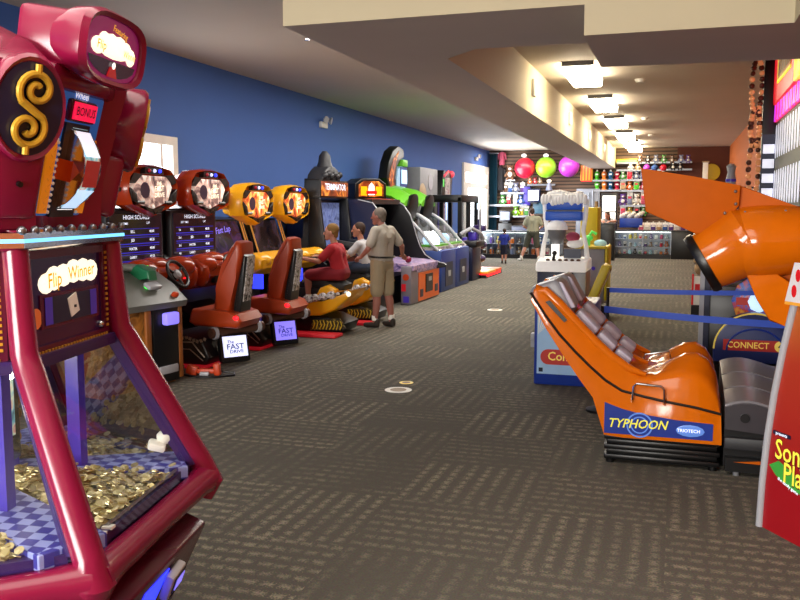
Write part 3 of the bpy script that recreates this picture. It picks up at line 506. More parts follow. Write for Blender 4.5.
def racer(lab, Y, group):
    t = thing('racing_cabinet', lab, 'arcade machine', (-6.0, Y, 0), 0, group)
    b = B('black'); b.prism([(-.9, 0), (-.1, 0), (0, .1), (.05, .85), (-.02, 1.08), (-.12, 1.16), (-.12, 1.72), (-.5, 1.78), (-.9, 1.7)], 'y', -.5, .72, .02); b.build('cabinet', t)
    b = B('char'); b.box(-.12, -.03, -.39, .71, 1.1, 1.7, .015); b.build('screen_bezel', t)
    b = B('screen_dark', Matrix.Translation(V((0, .16, 0)))); b.box(-.03, -.02, -.51, .51, 1.14, 1.66); X = -.018
    b.m('text_white').txt('HIGH SCORES', .068, (X, 0, 1.615), (0, 1, 0), (0, 0, 1), 1.2)
    b.m('screen_blue')
    for i in range(4): b.box(-.02, X, -.45, .45, 1.415 - i * .1 - .012, 1.415 - i * .1); b.box(-.02, X, -.45, .45, 1.48 - i * .1, 1.482 - i * .1 + .004)
    b.m('text_white').txt('BEST TIMES', .035, (X, -.25, 1.545), (0, 1, 0)).txt('LAP', .04, (X, .23, 1.55), (0, 1, 0))
    for i, (n, sc) in enumerate((('BILL', '48:00'), ('JED', '48:20'), ('WATER', '48:80'), ('LARRY', '49:20'))):
        b.txt(n, .045, (X, -.08, 1.45 - i * .1), (0, 1, 0)).txt(sc, .045, (X, .3, 1.45 - i * .1), (0, 1, 0)).txt(('1st', '2nd', '3rd', '4th')[i], .04, (X, -.37, 1.45 - i * .1), (0, 1, 0))
    b.build('screen', t, 'dark blue screen listing high scores')
    header(t, 1.94, 'red_orange', 'black', 'art_header', [('THE', .05, .07), ('FAST', .085, .01), ('DRIVE', .07, -.06)], 1.06, .27)
    b = B('red_orange')
    b.prism([(-.05, .72), (.28, .72), (.5, .88), (.52, 1.0), (.4, 1.1), (.2, 1.12), (-.02, 1.1)], 'y', -.54, .64, .05)
    for s in (-1, 1): b.sph((.36, .05 + s * .38, 1.03), (.2, .2, .13), 16, 8).sph((.42, .05 + s * .5, .92), (.12, .09, .16), 12, 8)
    b.sph((.3, 0, 1.08), (.16, .22, .09), 16, 8)
    d = b.build('dashboard', t, 'sculpted orange dashboard'); wheel(t, .62, .98)
    B('black').box(.42, .5, -.24, .24, .78, 1.0, .03).m('red_glow').box(.5, .51, .3, .42, .9, .91).build('dash_panel', d)
    b = B('black'); b.prism([(-.1, .02), (1.2, .02), (1.26, .12), (1.16, .3), (.75, .36), (.4, .26), (-.1, .6)], 'y', -.42, .42, .03)
    ped = b.build('base', t)
    for s in (-1, 1):
        b = B('silver_art'); y = s * .43
        b.tube([(.55, y, .14), (.6, y, .2), (.72, y, .2), (.8, y, .27), (1.05, y, .28), (1.12, y, .2), (1.2, y, .12)], .008, 6).tube([(.66, y, .09), (.74, y, .17), (.85, y, .2), (1.02, y, .2), (1.1, y, .14), (1.18, y, .08)], .006, 6)
        for i in range(14): b.obox((.62 + i * .045, y, .31 + .02 * math.sin(i)), (.03, .006, .035), (0, .4 * math.sin(i * 3), 0))
        b.build('side_art', ped, 'silver line pattern')
    b = B('red_floor'); b.box(.45, 1.25, -.52, .5, .005, .035, .01); b.build('floor_plate', t, 'red foot plate')
    # seat seen from behind and beside
    b = B('seat_orange'); b.prism([(.92, .56), (.95, .62), (1.15, .62), (1.4, .60), (1.5, .58), (1.56, .5), (1.5, .42), (.98, .43), (.9, .47)], 'y', -.27, .27, .045); seat = b.build('seat', t, 'orange bucket seat cushion')
    b = B('seat_orange'); b.prism([(1.140, .58), (1.200, .85), (1.280, 1.1), (1.360, 1.28), (1.440, 1.37), (1.510, 1.35), (1.520, 1.22), (1.450, .95), (1.380, .7), (1.360, .55)], 'y', -.17, .17, .06); bk = b.build('backrest', t, 'orange high backrest')
    b = B('black'); b.prism([(1.360, .42), (1.400, .68), (1.460, .95), (1.520, 1.22), (1.550, 1.2), (1.510, .9), (1.470, .6), (1.460, .42)], 'y', -.12, .12, .02); b.build('back_shell', bk, 'black rear shell')
    b = B('art_chrome'); b.prism([(1.478, .7), (1.520, .95), (1.552, 1.2), (1.557, 1.2), (1.526, .92), (1.490, .7)], 'y', -.08, .09); b.build('back_emblem', bk, 'silver and red emblem on the seat back')
    B('red_glow').sph((1.5, -.272, .54), (.035, .012, .025), 10, 6).build('seat_lamp', seat, 'small red lamp')
    b = B('iron_brown'); b.cyl((1.2, -.3, .36), (1.5, .34, .38), .055).m('lgrey').cyl((1.22, -.27, .36), (1.235, -.24, .36), .07).cyl((1.46, .25, .38), (1.48, .29, .38), .07); b.build('exhaust_pipe', t, 'brown and silver pipe behind the seat')
    T = Matrix.Translation(V((1.40, -.12, .2))) @ Euler((0, 0, math.radians(-38))).to_matrix().to_4x4() @ Euler((0, math.radians(-14), 0)).to_matrix().to_4x4()
    b = B('black', T); b.box(-.08, .0, -.17, .17, -.17, .15, .02).box(-.05, .02, -.18, -.15, -.15, .14); k = b.build('display_box', t, 'black box with a small lit display')
    b = B('lcd_white' if Y < 9 else 'lcd_violet', T); b.box(0, .006, -.14, .14, -.11, .12); b.m('typ_blue').txt('The', .05, (.008, -.05, .055), (0, 1, 0)).txt('FAST', .085, (.008, 0, .0), (0, 1, 0), (0, 0, 1), 1.1).txt('DRIVE', .05, (.008, .01, -.055), (0, 1, 0), (0, 0, 1), 1.2); b.build('display', k, 'lit display with dark blue lettering')
    return t
racer('red-orange racing cabinet nearest the coin pusher, white display by its seat', 8.4, 'red-orange racing cabinets')
racer('red-orange racing cabinet beside the yellow ones, violet display by its seat', 9.68, 'red-orange racing cabinets')
def biker(lab, Y, group):
    t = thing('bike_racing_cabinet', lab, 'arcade machine', (-6.0, Y, 0), 0, group)
    b = B('black'); b.prism([(-.9, 0), (.0, 0), (.05, .8), (-.02, .98), (-.2, 1.02), (-.36, 1.56), (-.6, 1.6), (-.9, 1.55)], 'y', -.42, .62, .02); b.build('cabinet', t)
    b = B('art_scr' if Y < 11.5 else 'art_scr2'); b.poly([(-.17, -.33, 1.03), (-.17, .57, 1.03), (-.33, .57, 1.53), (-.33, -.33, 1.53)])
    if Y < 11.5: b.m('lcd_violet').txt('Fast Lap', .13, (-.285, .08, 1.41), (0, 1, .08), (-.3, 0, 1), 1, .25)
    b.build('screen', t, 'dark violet screen')
    for s in (-1, 1): b = B('amber'); b.tube([(-.12, .1 + s * .50, .98), (-.30, .1 + s * .50, 1.55)], .014); b.tube([(-.1, .1 + s * .53, .98), (-.28, .1 + s * .53, 1.55)], .008); b.build('edge_light', t, 'amber edge strip')
    header(t, 1.80, 'yellow', 'black', 'art_header2', [('THE', .05, .07), ('FAST', .085, .01), ('DRIVE', .06, -.06)], 1.06, .22, .06)
    b = B('yellow'); b.prism([(-.1, .8), (.38, .78), (.62, .9), (.64, 1.02), (.5, 1.1), (-.05, 1.06)], 'y', -.5, .5, .05)
    for s in (-1, 1): b.sph((.5, s * .3, 1.0), (.16, .17, .11), 14, 8)
    b.m('yellow_d').prism([(.45, .92), (.62, .95), (.6, 1.0), (.45, .98)], 'y', -.48, .48); d = b.build('console', t, 'yellow front console')
    b = B('black'); b.tube([(1.04, -.36, 1.0), (.98, -.2, 1.02), (.92, 0, 1.02), (.98, .2, 1.02), (1.04, .36, 1.0)], .02).tube([(.45, 0, .98), (.7, 0, .96), (.92, 0, 1.02)], .05); b.build('handlebar', t); B('blue_glow').box(.45, .62, -.47, -.44, .62, .82).build('side_lamp', t, 'blue side lamp')
    b = B('black'); b.prism([(-.1, .02), (1.7, .04), (1.75, .16), (1.5, .26), (.3, .26), (-.1, .6)], 'y', -.3, .3, .03); b.prism([(.5, .3), (.9, .62), (1.5, .66), (1.7, .5), (1.4, .3)], 'y', -.2, .2, .04); b.build('base', t)
    b = B('yellow'); b.prism([(.78, .30), (.84, .42), (1.15, .40), (1.45, .46), (1.78, .58), (1.86, .62), (1.8, .5), (1.6, .34), (1.4, .26), (1.0, .24)], 'y', -.32, .32, .04)
    b.prism([(1.3, .5), (1.38, .64), (1.5, .68), (1.62, .62), (1.6, .5)], 'y', -.27, .27, .04)
    bk = b.build('bike_body', t, 'yellow motorcycle shaped fairing')
    for s in (-1, 1):
        b = B('art_chrome')
        for i in range(6): b.sph((.98 + i * .12, s * .33, .44 + i * .022), (.07, .035, .055), 10, 6)
        b.tube([(.85, s * .34, .4), (1.2, s * .36, .44), (1.7, s * .34, .58)], .022)
        b.build('engine', bk, 'chrome and purple engine relief')
    B('white_glow').sph((1.82, -.3, .57), (.035, .03, .035), 10, 6).build('tail_lamp', bk, 'bright white tail lamp')
    b = B('black_soft'); b.prism([(1.0, .64), (1.06, .74), (1.35, .70), (1.6, .72), (1.72, .68), (1.7, .6), (1.1, .58)], 'y', -.17, .17, .04); b.build('saddle', t, 'black saddle')
    b = B('art_spot'); b.prism([(1.25, .05), (1.3, .2), (1.7, .24), (1.78, .1)], 'y', -.325, -.30); b.m('mustard')
    for i in range(9): b.tube([(1.3 + i * .05, -.33, .08), (1.33 + i * .05, -.33, .15 + .03 * math.sin(i * 2)), (1.31 + i * .05, -.33, .2)], .008, 5)
    b.build('side_panel', t, 'dark panel with scrawled yellow pattern')
    b = B('red_floor'); b.box(.95, 1.75, -.62, -.34, .005, .05, .012); b.build('floor_plate', t, 'red foot plate')
    return t
biker('yellow racing cabinet with the boy in red on its bike seat', 10.95, 'yellow bike racing cabinets')
biker('yellow racing cabinet with the boy in white on its bike seat', 12.25, 'yellow bike racing cabinets')
# shooting kiosk between coin pusher and racers
t = thing('shooting_game_kiosk', 'orange and black shooting game kiosk with grey gun deck behind the coin pusher', 'arcade machine', (-4.95, 6.85, 0), math.radians(-9))
b = B('art_wood'); b.prism([(-.75, 0), (.14, 0), (.2, .45), (.14, .82), (-.75, .95)], 'y', -.52, .5, .03); b.build('cabinet', t, 'mottled orange cabinet')
b = B('black'); b.box(.15, .23, .1, .5, .03, .8, .02).m('wood_orange').box(.2, .235, .0, .07, .05, .78, .01).box(.2, .235, .44, .5, .05, .78, .01).m('lgrey').box(.23, .26, .15, .4, .12, .2, .01); b.build('door_panel', t, 'black coin door')
b = B('lcd_violet'); b.box(.235, .31, .2, .38, .6, .72, .02); b.build('card_reader', t, 'violet lit card reader')
b = B('gun_grey'); b.prism([(-.75, 1.05), (-.2, 1.13), (.1, .97), (.27, .82), (.25, .76), (-.75, .86)], 'y', -.6, .56, .03); dk = b.build('gun_deck', t, 'grey sloping gun deck')
b = B('green_glow'); b.tube([(-.2, -.58, 1.13), (-.2, .5, 1.13)], .018); b.build('light_bar', dk, 'bright green light bar')
b = B('green_glow'); b.sph((.1, .15, .96), .028, 10, 6); b.build('start_button', dk, 'green lit button')
b = B('orange_plastic'); b.sph((.22, .42, .88), (.03, .05, .03), 10, 6); b.build('trigger_cap', dk, 'orange cap')
for y, w in ((-.28, 'nearer'), (.22, 'farther')):
    b = B('gun_grey'); b.tube([(-.3, y - .25, 1.16), (-.12, y, 1.14), (.05, y + .12, 1.1)], [.03, .045, .05], 10).m('green_gun').prism([(-.22, 1.08), (-.05, 1.18), (.1, 1.12), (.12, 1.03), (-.02, 1.05), (-.1, .99)], 'y', y - .04, y + .08, .02).m('lgrey').obox((.14, y - .02, .98), (.1, .17, .05), (0, .5, 0), .02)
    b.build('mounted_gun', t, 'green and grey mounted gun, the %s one' % w)
t = thing('corded_gun', 'orange plastic gun with black cord loop lying on carpet by the kiosk', 'toy gun', (-4.58, 7.62, 0), .25)
b = B('orange_plastic'); b.obox((-.14, 0, .06), (.12, .08, .1), (0, .3, 0), .02).obox((.12, 0, .07), (.07, .08, .13), (0, -.1, 0), .02).obox((0, 0, .05), (.26, .05, .05), (0, 0, 0), .015); b.build('body', t)
b = B('black'); b.tube([(-.24, .02, .1), (-.22, -.06, .02), (-.05, -.13, .012), (.15, -.12, .012), (.3, 0, .012), (.27, .12, .012), (.12, .1, .03)], .011); b.build('cord', t, 'black cord')
b = B('lgrey'); b.obox((0, -.05, .03), (.1, .04, .04), (0, 0, 0), .01); b.build('trigger_block', t)
# dark film cabinet with plain ridged topper
t = thing('shooting_cabinet', 'tall black shooting cabinet with orange lit title between bikes and bowling game', 'arcade machine', (-5.72, 13.69, 0))
b = B('black'); b.prism([(-.9, 0), (.15, 0), (.2, .8), (-.05, .95), (-.1, 1.85), (.1, 1.9), (.1, 2.2), (-.2, 2.22), (-.22, 1.2), (-.9, 1.1)], 'y', -.6, .6, .02); b.prism([(-.12, .9), (.22, .9), (.1, 1.9), (-.12, 1.9)], 'y', -.64, -.59, .02); b.prism([(-.12, .9), (.22, .9), (.1, 1.9), (-.12, 1.9)], 'y', .59, .64, .02); b.build('cabinet', t)
b = B('art_screen_blue'); b.box(-.06, -.04, -.55, .55, .98, 1.82); b.build('screen', t, 'dim blue screen')
b = B('art_flame'); b.box(.1, .12, -.58, .58, 1.93, 2.17); b.m('text_white').txt('TERMINATOR', .15, (.122, 0, 2.08), (0, 1, 0), (0, 0, 1), 1.0); b.build('marquee', t, 'orange marquee with white title')
b = B('char'); b.prism([(-.4, 2.2), (.4, 2.2), (.36, 2.32), (.26, 2.4), (.14, 2.44), (-.1, 2.44), (-.24, 2.38), (-.36, 2.3)], 'x', -.25, .06, .04); b.m('char')
for i in range(6): b.sph((.05, -.32 + i * .13, 2.27 + .03 * (i % 2)), (.07, .06, .06), 10, 6)
b.lathe([(.15, 2.42), (.11, 2.52), (.1, 2.62), (.04, 2.70)], (-.08, 0, 0), (0, 0, 1), 14); b.build('topper', t, 'plain dark ridged topper')
b = B('black'); b.box(.15, .5, -.58, .58, .7, .95, .05).box(.5, .98, -.5, .56, 0, .76, .05); cs = b.build('control_shelf', t)
for y, z in ((-.42, .82), (.42, .86)): B('red_glow').sph((.94, y, z), .045, 10, 6).m('black').cyl((.94, y, .7), (.94, y, z - .03), .02).build('button', cs, 'red lit ball button')
for s, lb in ((-1, 'left'), (1, 'right')):
    b = B('char'); b.tube([(.3, s * .3, .95), (.36, s * .3, 1.08)], .03).obox((.42, s * .3, 1.12), (.36, .07, .1), (0, .15, 0), .02).obox((.55, s * .3, 1.02), (.08, .05, .16), (0, .3, 0), .02); b.build('mounted_gun', t)
# wide bowling game with two curved side boards
t = thing('alley_bowling_game', 'wide dark bowling game with curved side boards, orange ticket front and house-shaped sign', 'arcade machine', (-4.45, 14.4, 0))
pr = [(-2.4, 0), (-2.4, 1.88), (-1.0, 1.88), (-.72, 1.82), (-.56, 1.62), (-.44, 1.32), (-.39, 1.02), (-.36, .8), (-.36, 0)]
b = B('navy_glossy'); b.prism(pr, 'y', -.04, .02, .012); sp = b.build('side_board', t, 'navy side board')
b = B('lgrey'); b.tube([(x + .005, -.045, z) for x, z in pr[2:-1]], .011, 6); b.build('edge_trim', sp, 'pale edge trim')
pr = [(-2.4, 0), (-2.4, 1.9), (-.87, 1.9), (-.68, 1.78), (-.55, 1.6), (-.48, 1.4), (-.42, 1.2), (-.34, .98), (-.24, .82), (-.05, .70), (.14, .66), (.2, .62), (.18, .58), (-.36, .5), (-.36, 0)]
b = B('black'); b.prism(pr, 'y', 1.66, 1.74, .012); sp = b.build('side_board', t, 'black S-curved side board')
b = B('lgrey'); b.tube([(x + .005, 1.655, z) for x, z in pr[2:-4]], .009, 6); b.build('edge_trim', sp, 'pale edge trim')
b = B('black'); b.box(-2.4, -1.5, .02, 1.66, 0, 1.88).box(-1.5, -.36, .02, 1.66, 0, .5); b.box(-1.55, -.75, .02, 1.66, 1.8, 1.89); b.build('backbox', t)
b = B('orange_plastic'); b.box(-1.0, -.8, .3, 1.5, 1.83, 1.9, .02); b.build('top_strip', t, 'orange top strip')
b = B('art_purple'); b.prism([(-1.5, .8), (-.2, .74), (.03, .70), (.03, .62), (-1.5, .5)], 'y', .02, 1.66); b.build('lane_deck', t, 'purple printed lane deck')
b = B('tick_grey'); b.box(-.2, .0, -.02, 1.85, 0, .70, .03); f = b.build('front_box', t, 'grey printed front box')
b = B('tick_orange'); b.box(0, .012, .42, 1.8, .03, .55).m('black').box(.012, .03, .85, 1.3, .16, .5).m('lgrey').box(.03, .034, 1.0, 1.2, .36, .44).m('dark_blue').box(.012, .02, .5, .68, .1, .24).box(.012, .02, 1.5, 1.7, .12, .26); b.m('art_purple').box(0, .012, .3, 1.8, .57, .69); b.build('ticket_panel', f, 'orange ticket panel')
b = B('orange_plastic'); b.lathe([(.06, 0), (.06, .006)], (-.1, -.02, .5), (0, -1, 0), 14).m('red_floor').box(-.18, -.1, -.026, -.02, .25, .38).m('violet').box(-.15, -.04, -.026, -.02, .05, .16); b.build('side_print', f)
b = B('magenta'); b.sph((-.14, .25, .80), .06, 12, 8); b.build('ball', t, 'magenta ball in the tray')
b = B('black', Matrix.Translation(V((-1.02, .72, .02))) @ RZ(-35) @ Matrix.Translation(V((0, 0, 1.88))) @ Matrix.Scale(1.0, 4) @ Matrix.Translation(V((0, 0, -1.88)))); b.prism([(-.36, 1.88), (.36, 1.88), (.36, 2.16), (.2, 2.26), (-.2, 2.26), (-.36, 2.16)], 'x', -.4, 0, .02); hs = b.build('house_sign', t, 'black house-shaped sign box')
b.T = None
b = B('art_flame', Matrix.Translation(V((-1.02, .72, .02))) @ RZ(-35) @ Matrix.Translation(V((0, 0, 1.88))) @ Matrix.Scale(1.0, 4) @ Matrix.Translation(V((0, 0, -1.88)))); b.prism([(-.28, 1.92), (.28, 1.92), (.28, 2.14), (.16, 2.21), (-.16, 2.21), (-.28, 2.14)], 'x', 0, .012).m('yellow_glow').box(.012, .018, -.24, -.1, 1.94, 2.11).box(.012, .018, .1, .24, 1.94, 2.11).m('white_lit').prism([(-.07, 1.95), (.07, 1.95), (.06, 2.12), (0, 2.18), (-.06, 2.12)], 'x', .012, .02).m('poppy').box(.02, .024, -.12, .12, 1.97, 2.03); b.build('sign_face', hs, 'glowing sign face')
# twin domed machines with green hoods
for i, (Y, lab) in enumerate(((17.4, 'nearer blue-based game with green hood and clear curved dome'), (18.65, 'farther blue-based game with green hood and clear curved dome'))):
    t = thing('dome_game', lab, 'arcade machine', (-4.55, Y, 0), 0, 'green hooded dome games')
    w = .6
    b = B('blue_base'); b.box(-.95, 0, -w, w, 0, .86, .03).m('navy').box(0, .01, -.3, .3, .1, .6).m('lgrey').box(.01, .02, -.1, .1, .3, .42); b.build('base', t, 'blue base cabinet')
    b = B('black'); b.box(-2.1, -.95, -w, w, 0, 1.6, .03); b.build('tower', t)
    b = B('green_hood'); b.loft([[(x, -w + .02 + (2 * w - .04) * k / 8, z + .16 * math.sin(PI * k / 8)) for k in range(9)] + [(x, w - .06, z - .05), (x, -w + .06, z - .05)] for x, z in ((-2.2, 2.06), (-1.6, 2.08), (-1.1, 1.98), (-.82, 1.82))]); b.build('hood', t, 'bright green hood')
    b = B('black'); b.lathe([(.36, 0), (.38, .08), (.3, .1)], (-.9, 0, 1.68), (1, 0, -.25), 18); b.build('hood_opening', t)
    q = [(-.98, 1.62), (-.85, 1.57), (-.64, 1.44), (-.42, 1.22), (-.22, .98), (-.08, .86)]
    b = B('dome'); b.loft([[(x, -w + .05, z), (x, w - .05, z), (x - .02, w - .05, z - .02), (x - .02, -w + .05, z - .02)] for x, z in q]); b.build('dome', t, 'clear curved dome')
    for s in (-1, 1): B('lgrey').tube([(x, s * (w - .03), z) for x, z in q], .035, 8).build('dome_rim', t, 'pale dome rim')
    b = B('art_toys'); b.box(-1.1, -.1, -w + .08, w - .08, .86, .93); b.m('green_hood').box(-.5, -.15, -w + .08, w - .08, .93, .97).m('screen_cyan').sph((-.45, 0, 1.05), (.13, .15, .12), 14, 8).m('lgrey').box(-1.0, -.94, -.4, .4, .95, 1.5); b.build('playfield', t, 'pale lit playfield')
t = thing('topper_sign', 'tall curved black sign with orange flames and lit screen above green hoods', 'sign', (-6.2, 19.0, 0))
b = B('black'); b.prism([(-.7, 2.15), (-.85, 2.4), (-.72, 2.75), (-.45, 3.02), (-.05, 3.16), (.35, 3.1), (.4, 2.92), (.1, 2.86), (-.18, 2.7), (-.28, 2.45), (-.2, 2.2), (-.3, 2.15)], 'x', -.2, .02, .02); b.build('arch', t)
b = B('art_flame'); b.prism([(-.66, 2.2), (-.74, 2.4), (-.6, 2.62), (-.4, 2.85), (.0, 3.05), (-.22, 2.8), (-.38, 2.5), (-.36, 2.25)], 'x', .02, .03); b.build('flame_print', t, 'orange flame print')
b = B('c4_pale'); b.prism([(-.25, 2.1), (.45, 2.1), (.45, 2.6), (.2, 2.72), (-.12, 2.62)], 'x', -.15, .03).m('screen_cyan').box(.03, .06, .1, .5, 2.3, 2.62).m('blue_base').box(.0, .045, .05, .55, 2.24, 2.68).m('green_hood').box(-.1, .08, .12, .5, 2.7, 2.86, .02).m('steel').tube([(0, .3, 2.2), (0, .3, 2.12)], .04); b.build('screen_unit', t, 'lit screen with green cap')
b = B('black'); b.box(-.3, .0, -.3, .3, 2.2, 2.3); b.build('foot', t)
t = thing('back_box', 'plain grey box standing high behind the green hoods', 'box', (-6.35, 21.1, 0))
b = B('grey'); b.box(-.3, .3, -.8, .8, 0, 2.74, .02); b.build('housing', t); b = B('oat'); b.lathe([(.3, 0), (.22, .04)], (.3, -.6, 2.05), (1, 0, 0), 18).m('lgrey').lathe([(.2, 0), (.21, .01)], (.3, .1, 2.4), (1, 0, 0), 18); b.build('round_badge', t)
t = thing('prize_tower', 'dark prize cabinet with slanted top sign and red ball lamp', 'arcade machine', (-6.1, 22.6, 0))
b = B('char'); b.box(-.7, 0, -.6, .6, 0, 1.95, .03); b.build('cabinet', t)
b = B('black'); b.prism([(-.55, 1.98), (.5, 1.98), (.62, 2.68), (-.3, 2.75)], 'x', -.5, .12, .03); sg = b.build('sign_box', t, 'slanted black sign box')
b = B('lime'); b.box(.12, .13, -.42, -.32, 2.3, 2.5).m('pink').obox((.13, -.1, 2.66), (.03, .5, .06), (.3, 0, 0)).m('art_toys').box(.12, .13, -.2, .3, 2.1, 2.55); b.build('sign_print', sg)
b = B('pink'); b.sph((.1, .52, 2.66), .1, 12, 8); b.build('ball_lamp', sg, 'round red lamp')
b = B('violet'); b.box(0, .02, -.5, -.35, 1.0, 1.9).m('screen_cyan').box(0, .02, .3, .45, 1.4, 1.9).m('art_purple').box(0, .02, -.3, .25, 1.1, 1.85); b.build('front_window', t)
t = thing('crane_cabinet', 'tall black framed crane cabinet with clear windows before the white door', 'arcade machine', (-5.16, 21.75, 0))
b = B('black')
for x in (-.72, 0):
    for y in (-.95, -.05, .85): b.box(x - .05, x + .05, y - .05, y + .05, 0, 2.0)
b.box(-.77, .05, -1.0, .9, 1.88, 2.06, .02).box(-.77, .05, -1.0, .9, 0, .75, .02); b.build('frame', t)
b = B('glass'); b.box(-.01, .0, -.9, .8, .78, 1.86); b.build('window', t)
b = B('art_toys')
for i in range(16): b.sph((-.36 + .2 * math.sin(i * 3), -.8 + i * .1, .85 + .06 * (i % 3)), .11, 10, 6)
h = b.build('toy_heap', t, 'pile of pale toys'); h['kind'] = 'stuff'
b = B('screen_cyan'); b.box(.05, .06, .72, .84, 1.7, 1.86).m('violet').box(.05, .09, -.9, -.5, .8, 1.0, .02).box(.05, .07, -.2, .6, .3, .6); b.build('control_front', t, 'violet front panel')
t = thing('controller_stand', 'dark purple control stand with curved white arm beside the crane cabinet', 'arcade machine', (-4.72, 20.16, 0))
b = B('navy'); b.box(-.2, .15, -.45, .35, 0, .8, .03).m('black').box(-.2, .25, -.45, .4, .8, .95, .03).m('violet').box(-.1, .1, .1, .36, .95, 1.15, .03); b.build('cabinet', t)
b = B('lgrey'); b.tube([(-.2, -.3, 1.1), (0, 0, 1.25), (.15, .35, 1.12), (.2, .5, .95)], .05); b.build('arm', t, 'curved pale arm')
t = thing('dance_platform', 'low yellow and red lit platform with handrail post', 'arcade machine', (-4.74, 21.5, 0))
b = B('yellow'); b.box(-.3, .3, -.8, .3, .08, .15, .01).m('tick_orange').box(-.3, .3, .3, 1.1, .08, .15, .01); b.m('black').box(-.3, .3, -.9, 1.1, 0, .08); pf = b.build('platform', t)
b = B('red_glow'); b.box(-.3, .3, -.81, -.8, .02, .1).box(.3, .305, -.75, -.1, .03, .09).box(.3, .305, .0, .9, .03, .09); b.build('light_strip', pf, 'red light strip')
b = B('purple'); b.tube([(-.05, -.1, .15), (-.05, -.1, 1.45)], .05).m('lgrey').tube([(.0, -.3, .15), (.0, -.3, 1.7)], .025).m('purple').sph((-.03, -.1, .8), (.18, .2, .12), 12, 6).sph((-.03, -.1, .45), (.15, .16, .1), 12, 6).box(-.2, .1, -.25, .05, 1.15, 1.3, .03); b.build('post', t, 'purple post with pads')
t = thing('floor_sign', 'white lit floor board before the crane cabinet', 'sign', (-4.86, 20.9, 0)); b = B('lgrey'); b.prism([(-.03, 0), (.03, 0), (.01, .5), (-.01, .5)], 'y', -.4, .3); bd = b.build('board', t); b = B('white_glow'); b.box(.03, .05, -.4, .3, 0, .05); b.build('foot_light', t)

# ------------------------------------------------------------------ orange two-seat motion ride
t = thing('motion_ride', 'glossy orange two-seat motion ride with grey headrests on black bellows base', 'arcade ride', (0, 5.77, 0)); RD = t
b = B('black')
for i in range(5): z = .03 + i * .034; b.box(-.42 + (i % 2) * .015, .32 - (i % 2) * .015, .02 + (i % 2) * .015, .94, z, z + .034, .008)
for x in (-.38, .28): b.cyl((x, .07, 0), (x, .07, .03), .03)
b.build('bellows_base', t, 'black ribbed base')
def st(x, zt, zb, hump):   # cross-section across both seats at X
    out = []
    for k in range(25):
        y = .98 * k / 24; v = (y / .98 * 2) % 1.0 if k < 24 else 1.0
        e = max(0, 1 - min(y, .98 - y) / .06)
        out.append((x, y, zt - (hump * math.cos(2 * PI * v)) * -1 - .05 * e * e if False else zt + hump * math.cos(2 * PI * v) - .045 * e * e))
    return out + [(x + 0, .98, zb), (x, 0, zb)]
b = B('typ_orange')
L = [(-.93, 1.14, 1.09, .0), (-.90, 1.19, 1.04, .02), (-.82, 1.15, .9, .035), (-.72, 1.04, .75, .05), (-.6, .92, .58, .05), (-.5, .83, .45, .05), (-.42, .75, .2, .045), (-.3, .66, .19, .03), (-.2, .61, .19, .015), (-.1, .62, .19, -.005), (0, .67, .19, -.03), (.08, .70, .19, -.045), (.16, .70, .19, -.055), (.23, .66, .19, -.055), (.285, .58, .19, -.05), (.315, .46, .19, -.03), (.325, .19 + .1, .19, -.01)]
b.loft([st(*q) for q in L]); b.build('seat_shell', t, 'glossy orange twin seat shell', 60)
for y, w in ((.03, .034), (.49, .03), (.95, .034)):
    b = B('typ_orange'); b.tube([(-.91, y, 1.15), (-.84, y, 1.16), (-.74, y, 1.07), (-.62, y, .95), (-.5, y, .83), (-.4, y, .74), (-.28, y, .66), (-.16, y, .62)], [w * .7, w * 1.05, w * 1.1, w, w, w, w * .9, w * .4], 12); b.build('bolster', t, 'raised orange side bolster')
for y, k in ((.245, 'nearer'), (.735, 'farther')):
    b = B('typ_grey'); b.prism([(-.965, 1.13), (-.93, 1.185), (-.78, 1.235), (-.74, 1.21), (-.65, 1.05), (-.67, .98), (-.75, 1.04), (-.88, 1.12)], 'y', y - .17, y + .17, .03); h = b.build('headrest', t, 'grey headrest')
    B('typ_pad').prism([(-.755, 1.225), (-.725, 1.215), (-.635, 1.05), (-.665, 1.04)], 'y', y - .175, y - .15, .008).build('edge_flange', h)
    for (x0, z0, x1, z1) in ((-.66, .985, -.52, .845), (-.51, .835, -.40, .735), (-.39, .725, -.29, .65)):
        c = ((x0 + x1) / 2 + .022, y, (z0 + z1) / 2 + .022); a = math.atan2(z0 - z1, x1 - x0); b = B('typ_pad'); b.obox(c, (math.hypot(x1 - x0, z1 - z0), .2, .07), (0, a, 0), .025); b.build('back_pad', t, 'pale grey back pad')
    b = B('black'); b.obox((-.7, y, .985), (.03, .24, .03), (0, .8, 0)); b.build('pad_gap', t)
b = B('black'); pp = [(-.93, 1.15), (-.83, 1.0), (-.73, .87), (-.62, .755), (-.52, .66), (-.42, .575), (-.31, .51), (-.17, .48), (-.03, .455), (.15, .43), (.32, .395)]
b.tube([(x, -.004, z) for x, z in pp], .009, 8); b.build('piping', t, 'black piping line')
b = B('black'); b.prism([(-.83, 1.09), (-.8, 1.1), (-.68, .97), (-.7, .955)], 'y', -.012, .02); b.build('side_slot', t, 'black side slot')
b = B('chrome'); b.tube([(-.24, -.003, .44), (-.24, -.03, .46), (-.235, -.035, .55), (-.215, -.035, .57), (-.06, -.035, .56), (-.04, -.035, .54), (-.035, -.03, .45), (-.035, -.003, .43)], .008, 8)
b.build('grab_bar', t, 'chrome grab bar on the near side'); b = B('chrome'); b.tube([(-.2, .49, .60), (-.18, .49, .68), (-.02, .49, .71), (0, .49, .64)], .008, 8); b.build('grab_bar', t, 'chrome grab bar between the seats')
b = B('typ_blue'); b.prism([(-.42, .425), (-.3, .385), (-.18, .36), (.05, .335), (.27, .325), (.27, .215), (-.42, .215)], 'y', -.006, .004)
